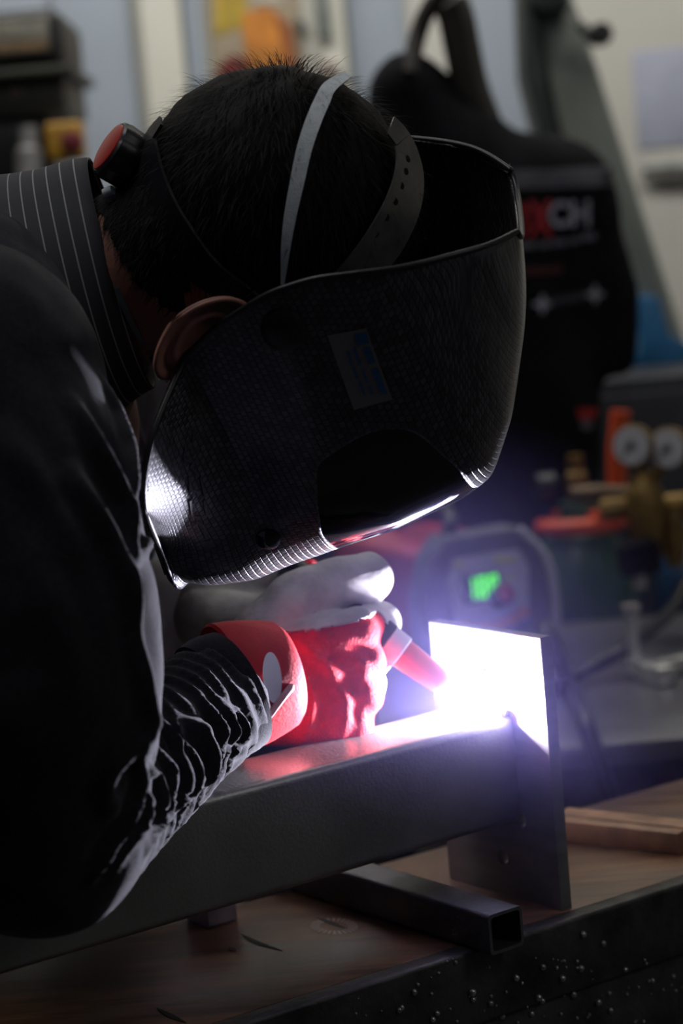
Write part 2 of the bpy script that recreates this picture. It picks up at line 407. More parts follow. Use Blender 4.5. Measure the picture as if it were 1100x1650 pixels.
# hollow spacer bar on the bench
s0, s1 = on_z(791, 1541, BENCH_Z+.0008), on_z(455, 1432, BENCH_Z+.0008)
ys = math.atan2(s1.y-s0.y, s1.x-s0.x)
SF = Frame(s0, ((s1-s0).normalized()), Vector((0,0,1)).cross((s1-s0).normalized())*-1, (0,0,1))
SB = Frame(s0+Vector((0,0,.0265)), SF.x, SF.y, SF.z)
tag(hollow('spacer_bar', SB, 0, 0.36, .0285, .0265, .003, .0022, STEELD), 'small hollow square bar lying on the bench below the end plate', 'steel bar')
# blocks that carry the tube
o = box('packing_block', TB, (-.56, -.51, .012, .058, BENCH_Z-TB.o.z+.0003, -HB-.0003), STEELD, bv=.0015); tag(o, 'dark steel packing block under the left end of the square tube', 'steel block')
k0 = on_z(360, 1489, BENCH_Z+.0005)
KF = yaw_frame(k0, YB)
tag(box('steel_offcut', KF, (-.012,.012,0,.03,0,.05), mat('pale_steel', (.6,.62,.70), .5, .1), bv=.001), 'pale steel offcut standing on the bench, seen below the tube', 'steel offcut')
# wooden strips on the bench, right
STRIP = mat('pale_wood', (0.42,0.22,0.11), 0.5, 0, 0.3, 40, 0.2, 80)
p0, p1 = on_z(880, 1353, BENCH_Z+.0006), on_z(1094, 1378, BENCH_Z+.0006); d = (p1-p0).normalized()
fr = Frame(p0, d, Vector((0,0,1)).cross(d), (0,0,1)); ls = (p1-p0).length
tag(box('wooden_strip', fr, (0,ls,0,.013,0,.016), STRIP, bv=.001), 'thin brown wooden strip lying on the bench, the one nearer the end plate', 'wooden strip')
tag(box('wooden_strip', fr, (0,ls+.05,.0145,.034,0,.0165), STRIP, bv=.001), 'thin brown wooden strip at the back of the bench, behind another strip', 'wooden strip')

# ------------------------------------------------------------------ the person
HD = 1.33; HK = HD/1.43                                           # depth of the head's middle
HC = P(448, 322, HD)                                            # middle of the skull
ax1 = C2W(Vector((0.93, -0.36, 0)).normalized()); ax2 = C2W(Vector((0.36, 0.93, 0)).normalized()); ax3 = C2W((0,0,1))
SKR = tuple(r*HK for r in (0.0905, 0.086, 0.080))
def skull(px, py, k=1.0):
    """point and outward normal on the skull ellipsoid, scaled by k, under a photo pixel (or the nearest rim point)"""
    o = CAM-HC; d = C2W(ray_c(px, py)).normalized()
    R = [r*k for r in SKR]; A = (ax1, ax2, ax3)
    oo = Vector([o.dot(a)/r for a, r in zip(A, R)]); dd = Vector([d.dot(a)/r for a, r in zip(A, R)])
    a, b, c = dd.dot(dd), oo.dot(dd), oo.dot(oo)-1
    disc = b*b-a*c; t = (-b-math.sqrt(max(disc, 0)))/a
    q = oo+dd*t
    if disc < 0: q = q.normalized()
    n = sum(((A[i]*(q[i]/R[i])) for i in range(3)), Vector()).normalized()
    return HC+sum((A[i]*(q[i]*R[i]) for i in range(3)), Vector()), n
# helmet frame: up, forward (the way the face looks), far side
hs_ = Vector((0.03, 0.5, 0.866)).normalized(); hf_ = Vector((0.408, -0.798, 0.444)); hf_ = (hf_-hs_*hf_.dot(hs_)).normalized(); hu_ = hs_.cross(hf_)
if hu_.x < 0: hu_ = -hu_
HU, HF, HS = C2W(hu_), C2W(hf_), C2W(hs_)
HO = P(464, 383, HD)
HL = lambda u, f, s: HO+(HU*u+HF*f+HS*s)*HK

SHO = P(-95, 640, 1.23); ELB = P(62, 1342, 1.20); WRI = P(372, 1112, 1.42)
LSH = P(170, 640, 1.63); LEL = P(60, 1150, 1.80); LWR = P(240, 1020, 1.62)
NEC = P(130, 500, 1.37)
def caps_chain(pts): return [(pts[i][0], pts[i][1], pts[i+1][0], pts[i+1][1]) for i in range(len(pts)-1)]
# skin: head, neck, trunk and arms as one figure
face = [HL(.03,.06,0), HL(-.03,.085,0), HL(-.075,.10,0)]
skin_caps = []
skin_caps += [(HC+ax1*.008, .070, HC-ax1*.012, .071)]
skin_caps += [(HL(.01,.035,0), .050, HL(-.01,.045,0), .058), (HL(-.01,.045,0), .058, HL(-.075,.075,0), .034)]       # face and jaw
skin_caps += [(HL(.012,.105,0), .010, HL(-.022,.122,0), .013)]                                                   # nose
skin_caps += [(HL(.0,.09,-.030), .012, HL(.0,.09,.030), .012)]                                              # brow
skin_caps += [(HC-ax1*.03-ax2*.03, .055, NEC, .052), (NEC, .052, P(-60, 700, 1.44), .10)]
skin_caps += [(P(-60,700,1.46), .12, P(-170,1150,1.52), .13), (SHO, .05, P(40,640,1.46), .06), (LSH, .05, P(40,640,1.46), .06)]
skin_caps += caps_chain([(SHO,.048),(ELB,.038),(WRI,.027)])+caps_chain([(LSH,.048),(LEL,.038),(LWR,.027)])
body_me = blob('person', skin_caps, 0.005, 6)
person = link('person', body_me, SKIN)
tag(person, 'person in dark sweater bent over the tube, welding with helmet and red gloves', 'person')
# the ear
EC = P(326, 548, 1.262)
def ear():
    up = C2W(Vector((0.76, 0.62, -0.12)).normalized()); bk = C2W(Vector((-0.62, 0.72, -0.25)).normalized()); bk = (bk-up*bk.dot(up)).normalized(); out = up.cross(bk).normalized()
    if out.dot(C2W((0,0,-1))) < 0: out = -out
    v = []; f = []; nr, na = 14, 56
    for i in range(nr+1):
        r = i/nr
        for k in range(na):
            a = 2*math.pi*k/na
            ex, ey = 0.019*(1+.12*math.cos(a)), 0.034
            x, y = math.cos(a)*ex*r, math.sin(a)*ey*r
            if y < 0: x *= 1-.25*(-y/ey)
            # bowl, antihelix and rolled helix
            h = -0.006*(1-r)**.8 + .0055*math.exp(-((r-.93)/.09)**2)*(0.35+.65*max(0,math.sin(a*.5+.9))) - .003*math.exp(-((r-.76)/.08)**2) + .003*math.exp(-((r-.55)/.1)**2)
            tilt = x*.55
            v.append(EC+bk*x+up*y+out*(h+tilt))
    for i in range(nr):
        for k in range(na): f.append((i*na+k, i*na+(k+1) % na, (i+1)*na+(k+1) % na, (i+1)*na+k))
    return v, f
ev, ef = ear()
eme = mesh('ear', ev, ef)
eo = link('ear', eme, SKIN, person); sm = eo.modifiers.new('s', 'SOLIDIFY'); sm.thickness = .004; sm.offset = -1
eo['label'] = 'bare ear above the helmet edge'

# hair: a cap and strands
cap_v = []; cap_f = []; nth, nph = 60, 96
A3 = (ax1, ax2, ax3)
def hair_ok(q):     # q unit vector in skull axes; hair covers crown, back and sides above the ear
    p = HC+sum((A3[i]*(q[i]*SKR[i]) for i in range(3)), Vector())
    r = p-HO; f = r.dot(HF); u = r.dot(HU)
    return f < 0.115+0.02*u/.1 and not (f > -0.005 and u < -.045)
idx = {}
for i in range(nth+1):
    for k in range(nph):
        th, ph = math.pi*i/nth, 2*math.pi*k/nph
        q = Vector((math.sin(th)*math.cos(ph), math.cos(th), math.sin(th)*math.sin(ph)))
        p = HC+sum((A3[j]*(q[j]*SKR[j]) for j in range(3)), Vector())
        nn = mnoise.noise(p*45)*.0022+mnoise.noise(p*160)*.0012
        cap_v.append(p+(p-HC).normalized()*nn)
for i in range(nth):
    for k in range(nph):
        th, ph = math.pi*(i+.5)/nth, 2*math.pi*(k+.5)/nph
        q = Vector((math.sin(th)*math.cos(ph), math.cos(th), math.sin(th)*math.sin(ph)))
        if hair_ok(q): cap_f.append((i*nph+k, i*nph+(k+1) % nph, (i+1)*nph+(k+1) % nph, (i+1)*nph+k))
cap_me = mesh('hair', cap_v, cap_f)
hair = link('hair', cap_me, HAIRM, person); hair['label'] = 'short dark hair'
sv = []; sf = []; rng = random.Random(11)
wh = Vector((-.25, .9, -.3)).normalized()      # crown whorl
n_st = 0
while n_st < 9000:
    q = Vector((rng.gauss(0,1), rng.gauss(0,1), rng.gauss(0,1))).normalized()
    if not hair_ok(q) or q.z > .75: continue
    n_st += 1
    p = HC+sum((A3[j]*(q[j]*SKR[j]) for j in range(3)), Vector())
    n = sum(((A3[j]*(q[j]/SKR[j])) for j in range(3)), Vector()).normalized()
    away = q-wh; away = sum((A3[j]*away[j] for j in range(3)), Vector()); away = (away-n*away.dot(n))
    away = away.normalized() if away.length > 1e-4 else ax1
    stand = .35+.5*max(0, q.y)**3*(1 if q.x < .3 else .5)+rng.uniform(-.2,.25)
    d = (away+n*stand+Vector((rng.gauss(0,.25), rng.gauss(0,.25), rng.gauss(0,.25)))).normalized()
    Ls = rng.uniform(.010,.021); sd = d.cross(n).normalized()*rng.uniform(.00014,.00026)
    if sd.length < 1e-6: continue
    pts = [p-n*.001, p+d*Ls*.45, p+d*Ls*.8+away*Ls*.08-n*Ls*.03, p+d*Ls+away*Ls*.18-n*Ls*.1]
    b = len(sv)
    for i, t in enumerate((1,.85,.6)): sv += [pts[i]-sd*t, pts[i]+sd*t]
    sv.append(pts[3])
    sf += [(b,b+1,b+3,b+2),(b+2,b+3,b+5,b+4),(b+4,b+5,b+6)]
# hair running down the nape
nape = [(140,292),(245,225),(300,420),(290,500),(232,462),(196,400),(172,350)]
def in_poly(x, y, poly):
    ins = False
    for i in range(len(poly)):
        (x0, y0), (x1, y1) = poly[i-1], poly[i]
        if (y0 > y) != (y1 > y) and x < (x1-x0)*(y-y0)/(y1-y0)+x0: ins = not ins
    return ins
def proj(p):
    r = Vector(p)-CAM; z = r.dot(C2W((0,0,1))); return 550+FPX*r.dot(C2W((1,0,0)))/z, 825-FPX*r.dot(C2W((0,1,0)))/z
bco = get_co(body_me); bno = get_no(body_me)
inside = np.array([in_poly(*proj(c), nape) for c in bco])
nf = [tuple(p.vertices) for p in body_me.polygons if inside[list(p.vertices)].any()]
ids = sorted(set(i for f_ in nf for i in f_)); mp_ = {a: b for b, a in enumerate(ids)}
link('nape_hair', mesh('nape_hair', [Vector(bco[i])+Vector(bno[i])*.0012 for i in ids], [tuple(mp_[i] for i in f_) for f_ in nf]), HAIRM, hair)
dwn = C2W(Vector((-.35,-.75,-.1)).normalized())
for _ in range(2600):
    f_ = rng.choice(nf); ws_ = [rng.random() for _ in f_]; t_ = sum(ws_)
    p = sum((Vector(bco[i])*(w_/t_) for i, w_ in zip(f_, ws_)), Vector()); n = Vector(bno[f_[0]])
    d = (dwn-n*dwn.dot(n)+n*rng.uniform(.15,.45)+Vector((rng.gauss(0,.2), rng.gauss(0,.2), rng.gauss(0,.2)))).normalized(); Ls = rng.uniform(.006,.013); sd = d.cross(n).normalized()*.0002; b = len(sv)
    sv += [p-sd, p+sd, p+d*Ls*.6-sd*.7, p+d*Ls*.6+sd*.7, p+d*Ls]; sf += [(b,b+1,b+3,b+2),(b+2,b+3,b+4)]
st = link('hair_strands', mesh('hair_strands', sv, sf), HAIRM, hair); st['kind'] = 'stuff'

# ------------------------------------------------------------------ sweater
sw = []
sw += [(SHO, .092, P(-25, 800, 1.205), .084), (P(-65,560,1.33), .088, P(15,595,1.38), .060), (P(15,595,1.38), .060, P(50,760,1.36), .068)]
sw += caps_chain([(P(-25,800,1.205),.084),(P(25,980,1.19),.078),(P(48,1120,1.185),.073),(ELB,.058)])
sw += [(SHO, .095, P(-120,760,1.44), .13), (P(-120,760,1.44), .13, P(-190,1150,1.52), .15), (P(-80,640,1.46),.105, LSH, .07)]
sw += [(P(-120,760,1.44), .13, P(-60,980,1.50), .115)]
sw += caps_chain([(LSH,.07),(LEL,.055),(LWR,.04)])
sw += caps_chain([(ELB,.060),(P(150,1278,1.258),.050),(P(262,1194,1.33),.043),(P(338,1140,1.380),.0392)])
sw_me = blob('sweater', sw, 0.0032, 10)
tr = bvh(sw_me)
co = get_co(sw_me); no = get_no(sw_me)
folds = [  # pixel polylines of cloth folds, height, width
 ([(170,619),(187,666),(204,725),(212,780),(218,844)], .0085, .0065), ([(121,649),(157,712),(182,763),(204,810),(214,865),(214,928)], .010, .0065),
 ([(214,666),(226,716),(234,767),(238,818),(232,852)], .0075, .0055), ([(121,765),(153,822),(182,873),(206,933),(212,990)], .010, .0075),
 ([(222,905),(236,877),(243,840)], .006, .005),
 ([(184,900),(215,974),(222,1043),(236,1120),(243,1160),(232,1190),(204,1213),(180,1235),(168,1262),(168,1284),(192,1309)], .009, .0075),
 ([(258,1162),(286,1194),(298,1239),(300,1276),(286,1303),(258,1335)], .0065, .0045), ([(223,1211),(245,1248),(258,1288),(256,1325),(232,1372)], .0065, .0042),
 ([(254,1211),(274,1240),(280,1280),(270,1313),(249,1340)], .0055, .004),
 ([(221,1219),(227,1248),(221,1280),(200,1321),(172,1366),(143,1423)], .007, .0042), ([(229,1248),(235,1288),(223,1333),(180,1402)], .0055, .004),
 ([(286,1166),(311,1211),(319,1256),(313,1282),(298,1300)], .006, .0042), ([(305,1160),(330,1180),(343,1215),(338,1250),(320,1272)], .0065, .006),
 ([(341,1141),(362,1178),(364,1203),(350,1240)], .005, .004), ([(356,1125),(378,1153),(382,1186),(366,1222)], .0055, .0038),
 ([(386,1141),(396,1166),(394,1194),(376,1222)], .005, .0035), ([(376,1055),(398,1072),(407,1104)], .003, .004),
 ([(200,1330),(185,1362),(150,1410)], .004, .003), ([(60,900),(95,1000),(120,1100)], .006, .012), ([(20,700),(70,790),(110,880)], .005, .011),
]
disp = np.zeros(len(co))
for (pl, h, wd) in folds:
    pts = []
    for i in range(len(pl)-1):
        for t in np.linspace(0, 1, 14, endpoint=False):
            x, y = pl[i][0]*(1-t)+pl[i+1][0]*t, pl[i][1]*(1-t)+pl[i+1][1]*t
            p, n = hit(tr, x, y)
            if p is not None: pts.append(p)
    pts = np.array([tuple(p) for p in pts]); m_ = len(pts)
    lo, hi = pts.min(0)-4*wd, pts.max(0)+4*wd
    sel = np.where(((co > lo) & (co < hi)).all(1))[0]
    d2 = ((co[sel][:, None, :]-pts[None])**2).sum(2); j = d2.argmin(1); d = np.sqrt(d2[np.arange(len(sel)), j])
    tp = np.sin(np.pi*np.clip((j+1)/(m_+1), 0, 1))**.45
    disp[sel] += tp*h*(1.75 if pl[0][1] > 1100 else 1.25)*(np.exp(-(d/wd)**2)*1.15-.55*np.exp(-(d/(2.1*wd))**2))
fine = np.array([mnoise.noise(Vector(c)*38)*.0016+mnoise.noise(Vector((c[0]*14,c[1]*14,c[2]*9)))*.003 for c in co])
# bunched rings along both forearms
ring = np.zeros(len(co))
for (a_, b_) in ((ELB, P(345,1135,1.385)), (LEL, LWR)):
    a_, b_ = np.array(a_), np.array(b_); ax = b_-a_; Lx = np.linalg.norm(ax); ax = ax/Lx
    t = (co-a_)@ax; rad = np.linalg.norm((co-a_)-t[:, None]*ax, axis=1); sel = np.where((t > .02) & (t < Lx+.02) & (rad < .075))[0]
    for i in sel:
        c = Vector(co[i]); ph = (t[i]+.016*mnoise.noise(c*17)+.005*mnoise.noise(c*55))/.0150
        amp = .0030*min(1, (t[i]-.02)/.06)*(0.45+.55*(.5+.5*mnoise.noise(c*18+Vector((3,1,7)))))
        ring[i] = amp*(1-2*math.sqrt(math.sin(math.pi*ph)**2*.94+.05))
set_co(sw_me, co+no*(disp+fine+ring)[:, None]); laplace(sw_me, 1, .3)
sweater = link('sweater', sw_me, SWEAT, person); sweater['label'] = 'dark charcoal sweater with bunched sleeve folds'
# knitted cuff of the near sleeve
fa = C2W(Vector((.80,.38,.46)).normalized())
lathe('sleeve_cuff', P(358,1122,1.394), fa, [(-.012,.040),(-.004,.0415),(.004,.0412),(.011,.040),(.0125,.036),(.004,.034)], SWEAT, sweater)

# ------------------------------------------------------------------ striped shirt collar
def stripe_mat():
    m = bpy.data.materials.new('pinstripe'); m.use_nodes = True; nt = m.node_tree; N = nt.nodes; L = nt.links; b = N['Principled BSDF']
    uv = N.new('ShaderNodeUVMap'); sx = N.new('ShaderNodeSeparateXYZ'); L.new(uv.outputs[0], sx.inputs[0])
    mu = N.new('ShaderNodeMath'); mu.operation = 'MULTIPLY'; mu.inputs[1].default_value = 1/.0088; L.new(sx.outputs[0], mu.inputs[0])
    fr = N.new('ShaderNodeMath'); fr.operation = 'FRACT'; L.new(mu.outputs[0], fr.inputs[0])
    cr = N.new('ShaderNodeValToRGB'); cr.color_ramp.interpolation = 'CONSTANT'
    cr.color_ramp.elements[0].color = (0.34,0.33,0.32,1); cr.color_ramp.elements[1].position = .10; cr.color_ramp.elements[1].color = (0.045,0.045,0.052,1)
    L.new(fr.outputs[0], cr.inputs[0]); L.new(cr.outputs[0], b.inputs['Base Color']); b.inputs['Roughness'].default_value = .85
    nz = N.new('ShaderNodeTexNoise'); nz.inputs['Scale'].default_value = 900; bp = N.new('ShaderNodeBump'); bp.inputs['Strength'].default_value = .2; bp.inputs['Distance'].default_value = .001
    L.new(nz.outputs['Fac'], bp.inputs['Height']); L.new(bp.outputs[0], b.inputs['Normal'])
    return m
STRIPE = stripe_mat()
def ring_loft(name, rings, m, parent, n=72, thick=.0015, uvscale=1.0, uaxis=0):
    """rings: (centre, e1, e2) closed loops; UV x runs round the neck (0) or along it (1)"""
    v = []; f = []; uvs = []
    acc = 0; prev = None
    for (c, a, b) in rings:
        if prev is not None: acc += (c-prev).length
        prev = c
        for k in range(n+1):
            t = 2*math.pi*k/n; v.append(c+a*math.cos(t)+b*math.sin(t)); uvs.append((acc+.0015*math.sin(t*2), t*.062))
    for i in range(len(rings)-1):
        for k in range(n): f.append((i*(n+1)+k, i*(n+1)+k+1, (i+1)*(n+1)+k+1, (i+1)*(n+1)+k))
    me = mesh(name, v, f); ul = me.uv_layers.new(name='UVMap')
    for lp in me.loops: ul.data[lp.index].uv = uvs[lp.vertex_index]
    o = link(name, me, m, parent); md = o.modifiers.new('t', 'SOLIDIFY'); md.thickness = thick; md.offset = 0
    return o
def im(x, y, z): return C2W((x, y, z))
cr0 = P(188, 445, 1.445)
shirt = ring_loft('shirt_collar', [
    (P(196,440,1.370), im(-.020,.072,.0), im(.0,-.004,-.068)),
    (P(176,446,1.371), im(-.021,.0735,.0), im(.0,-.004,-.070)),
    (P(150,458,1.373), im(-.022,.0755,.0), im(.0,-.005,-.073)),
    (P(120,475,1.375), im(-.023,.0785,.0), im(.0,-.006,-.078)),
    (P(85,500,1.375), im(-.024,.086,.0), im(.0,-.008,-.085)),
    (P(40,545,1.375), im(-.025,.102,.0), im(.0,-.012,-.095))], STRIPE, person)
shirt['label'] = 'dark pinstriped shirt collar'
yoke = ring_loft('shirt_yoke', [
    (P(92,505,1.39), im(-.024,.0815,.0), im(.0,-.008,-.08)),
    (P(50,530,1.39), im(-.025,.094,.0), im(.0,-.012,-.09)),
    (P(-20,580,1.40), im(-.02,.113,.0), im(-.02,-.02,-.10)),
    (P(-90,640,1.41), im(-.02,.128,.0), im(-.02,-.02,-.11))], STRIPE, person)

# ------------------------------------------------------------------ welding helmet
helmet = thing('welding_helmet', 'dark carbon-patterned welding helmet pulled over the face of the bent person', 'helmet', HL(0,.08,0))
def interp(tab):
    xs = [t[0] for t in tab]; ys = [t[1] for t in tab]
    # smooth (pchip-like) interpolation on a dense table
    xx = np.linspace(xs[0], xs[-1], 400); yy = np.interp(xx, xs, ys)
    for _ in range(45): yy[1:-1] = .25*yy[:-2]+.5*yy[1:-1]+.25*yy[2:]
    return lambda x: float(np.interp(x, xx, yy))
f1 = interp([(-.150,.176),(-.135,.188),(-.106,.198),(-.06,.199),(-.0,.197),(.046,.192),(.07,.186),(.095,.157),(.112,.128),(.124,.107),(.136,.080),(.146,.046)])
fb = interp([(-.150,.150),(-.146,.128),(-.135,.098),(-.12,.062),(-.10,.032),(-.07,.010),(-.04,-.004),(0,-.014),(.03,-.012),(.06,-.003),(.09,.008),(.115,.017),(.13,.024),(.146,.034)])
wd_ = interp([(-.150,.106),(-.12,.105),(-.08,.107),(-.03,.114),(0,.119),(.05,.120),(.075,.117),(.10,.106),(.13,.086),(.146,.054)])
pw = interp([(-.150,.66),(-.06,.62),(.05,.60),(.10,.66),(.12,.66),(.146,.72)])
rr = interp([(-.150,.045),(-.125,.050),(-.10,.060),(-.05,.086),(.146,.088)])
def shell(c, u, inset=0.0):
    """c in -1..1 runs from the near back edge round the front to the far back edge"""
    F, B, Wd, p = f1(u), fb(u), wd_(u), pw(u)
    sgn = -1 if c < 0 else 1; a = abs(c)
    R = min(rr(u), (F-B)*.93); fc = F-R
    if a > .55:
        t = (a-.55)/.45; f = fc+(B-fc)*t; s = Wd*(1-.02*t)
        fl = min(1.35, max(0, (-u-.070)/.042))      # the jaw flap flares out at its back edge
        s += .60*fl*max(0, fc-f)**1.2/.08**.2
    else:
        th = a/.55*math.pi/2
        f = fc+R*math.cos(th)**p; s = Wd*math.sin(th)**p
    # crease below the brow, slight hollow cheeks
    if a > .1: s -= .004*math.exp(-((u+.075)/.03)**2)*min(1, (a-.1)/.3)
    f -= inset*(1-min(1, a/.6)); s = max(0, s-inset*min(1, a/.3))
    return HL(u, f, s*sgn)
NCOL, NROW = 260, 190
cs = np.linspace(-1, 1, NCOL+1); us = np.linspace(-.150, .146, NROW+1)
def proj(p):
    r = p-CAM; z = r.dot(C2W((0,0,1))); return 550+FPX*r.dot(C2W((1,0,0)))/z, 825-FPX*r.dot(C2W((0,1,0)))/z
# window cut-out: its near edge is found on the shell under the photo's outline, the far edge mirrors it
gc = np.linspace(-.75, -.02, 160); gu = np.linspace(-.12, .09, 140)
gp = np.array([proj(shell(c, u)) for c in gc for u in gu])
def shell_at(px, py):
    k = int(((gp-np.array((px, py)))**2).sum(1).argmin()); return abs(gc[k//len(gu)]), gu[k % len(gu)]
wpoly = [shell_at(*q) for q in ((517,862),(511,815),(507,768),(510,752),(522,740),(560,716),(600,698),(625,692),(650,692),(672,700),(700,722),(735,752))]
wpoly = [(0, wpoly[0][1])]+wpoly+[(0, wpoly[-1][1])]
def in_window(c, u):
    x, ins = abs(c), False
    for i in range(len(wpoly)):
        (x0, y0), (x1, y1) = wpoly[i-1], wpoly[i]
        if (y0 > u) != (y1 > u) and x < (x1-x0)*(u-y0)/(y1-y0)+x0: ins = not ins
    return ins
v = []; f = []; vid = {}
uvs = []
for j, u in enumerate(us):
    pr = None; acc = 0; row = []
    for i, c in enumerate(cs):
        p = shell(c, u); 
        if pr is not None: acc += (p-pr).length
        pr = p; row.append(acc); v.append(p)
    mid = row[NCOL//2]; uvs += [[a-mid, u] for a in row]
for i in range(NCOL+1):
    acc = 0
    for j in range(NROW+1):
        k = j*(NCOL+1)+i
        if j: acc += (v[k]-v[k-NCOL-1]).length
        uvs[k][1] = acc
    m0 = uvs[(NROW//2)*(NCOL+1)+i][1]
    for j in range(NROW+1): uvs[j*(NCOL+1)+i][1] -= m0
for j in range(NROW):
    for i in range(NCOL):
        if in_window((cs[i]+cs[i+1])/2, (us[j]+us[j+1])/2): continue
        a = j*(NCOL+1)+i; f.append((a, a+1, a+NCOL+2, a+NCOL+1))
me = mesh('shell', v, f); ul = me.uv_layers.new(name='UVMap')
for lp in me.loops: ul.data[lp.index].uv = uvs[lp.vertex_index]
bm = bmesh.new(); bm.from_mesh(me)
bmesh.ops.delete(bm, geom=[x for x in bm.verts if not x.link_faces], context='VERTS')
for _ in range(30):      # ease the stair-steps of every free edge
    new = {}
    for x in bm.verts:
        nb = [e.other_vert(x) for e in x.link_edges if e.is_boundary]
        if len(nb) == 2: new[x] = x.co*.5+(nb[0].co+nb[1].co)*.25
    for x, q in new.items(): x.co = q
bmesh.ops.recalc_face_normals(bm, faces=bm.faces)
bm.to_mesh(me); bm.free()
if sum((p.normal.dot(p.center-HL(0,.05,0)) for p in list(me.polygons)[::7])) < 0: me.flip_normals()
me.update()
def carbon_mat():
    m = bpy.data.materials.new('carbon_weave'); m.use_nodes = True; nt = m.node_tree; N = nt.nodes; L = nt.links; b = N['Principled BSDF']
    uv = N.new('ShaderNodeUVMap')
    br = N.new('ShaderNodeTexBrick'); br.inputs['Scale'].default_value = 1.0
    br.inputs['Brick Width'].default_value = .0042; br.inputs['Row Height'].default_value = .0042; br.inputs['Mortar Size'].default_value = .0007
    br.inputs['Mortar Smooth'].default_value = .8; br.offset = .5
    br.inputs['Color1'].default_value = (0.085,0.085,0.098,1); br.inputs['Color2'].default_value = (0.030,0.030,0.036,1); br.inputs['Mortar'].default_value = (0.004,0.004,0.005,1)
    L.new(uv.outputs[0], br.inputs['Vector']); L.new(br.outputs['Color'], b.inputs['Base Color'])
    b.inputs['Roughness'].default_value = .42; b.inputs['Coat Weight'].default_value = .35; b.inputs['Coat Roughness'].default_value = .12
    bp = N.new('ShaderNodeBump'); bp.inputs['Strength'].default_value = .6; bp.inputs['Distance'].default_value = .0006; bp.invert = True
    L.new(br.outputs['Fac'], bp.inputs['Height']); L.new(bp.outputs[0], b.inputs['Normal'])
    return m
CARBON = carbon_mat()
sh = link('shell', me, CARBON, helmet); md = sh.modifiers.new('t', 'SOLIDIFY'); md.thickness = .003; md.offset = -1
md.use_rim = True
sh_tree = bvh(me)
# lens housing behind the cut-out
v = []; f = []; amx = max(a for a, _ in wpoly)+.05; cc = np.linspace(-amx, amx, 121); uu = np.linspace(min(u for _, u in wpoly)-.008, max(u for _, u in wpoly)+.008, 41)
for u in uu:
    for c in cc:
        p = shell(c, u, .0025); v.append(p)
for j in range(40):
    for i in range(120): a = j*121+i; f.append((a, a+1, a+122, a+121))
INS = .0025
LENS = mat('black_glass', (0.006,0.006,0.009), 0.06, 0, 0.05, spec=.6)
lens = link('lens_cartridge', mesh('lens_cartridge', v, f), LENS, helmet); lens['label'] = 'glossy black lens cartridge set in the helmet front'
md = lens.modifiers.new('t', 'SOLIDIFY'); md.thickness = .004; md.offset = 0
# bright lower lip of the cartridge
lp_ = [shell(c, wpoly[0][1]+.001, .002) for c in np.linspace(-wpoly[1][0], wpoly[1][0], 60)]
tube('cartridge_lip', lp_, .0016, mat('clear_rim', (.55,.55,.6), .15, .6, .05), lens)
# rim bead round the free edge
edge = [shell(-1, u) for u in us]+[shell(c, .146) for c in cs[::4]]+[shell(1, u) for u in us[::-1]]+[shell(c, -.150) for c in cs[::-4]]
edge = edge[::2]
for _ in range(8): edge = [edge[i]*.5+(edge[i-1]+edge[(i+1) % len(edge)])*.25 for i in range(len(edge))]
tube('rim', edge+[edge[0]], .0019, BLACKP, helmet, 8)
# pivot knob on the side
pk, pn = hit(sh_tree, 457, 531)
lathe('pivot_knob', pk-pn*.001, pn, [(0,.0135),(.003,.0132),(.0045,.0115),(.006,.006),(.0062,.0)], BLACKP, helmet)
# small moulded window latch near the chin
for (x, y) in ((432,868),):
    q, qn = hit(sh_tree, x, y)
    lathe('side_button', q-qn*.001, qn, [(0,.008),(.0025,.0075),(.004,.005),(.0045,0)], mat('glossy_black', (.01,.01,.012), .12), helmet)
# label stuck on the cheek
uv, gf = grid_quad([(527,540),(590,528),(632,643),(570,660)], 8, 10)
lb = drape('sticker', sh_tree, uv, gf, .0006, mat('sticker_grey', (.20,.18,.17), .6, 0, .05), helmet); lb['label'] = 'grey paper sticker with blue print'
BLUE = mat('blue_print', (0.015,0.13,0.30), .5)
def lerp2(s, t):
    c = [(527,540),(590,528),(632,643),(570,660)]
    return tuple((c[0][k]*(1-s)+c[1][k]*s)*(1-t)+(c[3][k]*(1-s)+c[2][k]*s)*t for k in (0,1))
def strip_px(s0, s1, t0, t1): 
    return grid_quad([lerp2(s0,t0), lerp2(s1,t0), lerp2(s1,t1), lerp2(s0,t1)], 2, 3)
for (s0,s1,t0,t1) in ((.66,.95,.05,.20),(.74,.92,.25,.33),(.74,.92,.34,.40),(.75,.92,.41,.47),(.76,.93,.54,.60),(.76,.93,.61,.68),(.77,.93,.69,.76),(.77,.93,.77,.84),(.78,.93,.85,.90),
    (.50,.57,.22,.45),(.52,.58,.52,.70),(.54,.61,.74,.86),(.32,.37,.25,.42),(.33,.38,.46,.62),(.35,.40,.66,.84)):
    uv, gf = strip_px(s0, s1, t0, t1); drape('print_mark', sh_tree, uv, gf, .0010, BLUE, lb)
# raised outline lettering down the jaw flap (too worn to read)
GREYL = mat('dull_lettering', (.05,.05,.055), .4)
k = 0
for (pl) in ([(303,690),(312,692),(310,712)], [(298,718),(296,740),(310,744)], [(318,736),(306,752),(318,764)], [(304,768),(306,790),(318,792)], [(322,768),(330,800),(322,802)],
             [(306,806),(310,832),(322,834)], [(328,806),(334,832)], [(314,842),(328,846),(332,868)], [(322,874),(338,872),(336,890)]):
    pts = []
    for i in range(len(pl)-1):
        for t in np.linspace(0,1,5):
            q, qn = hit(sh_tree, pl[i][0]*(1-t)+pl[i+1][0]*t, pl[i][1]*(1-t)+pl[i+1][1]*t)
            if q is not None: pts.append((q+qn*.0003, qn))
    if len(pts) > 3: ribbon('letter_stroke', [a for a, b in pts], [b for a, b in pts], [.0017]*len(pts), GREYL, helmet, .0003)

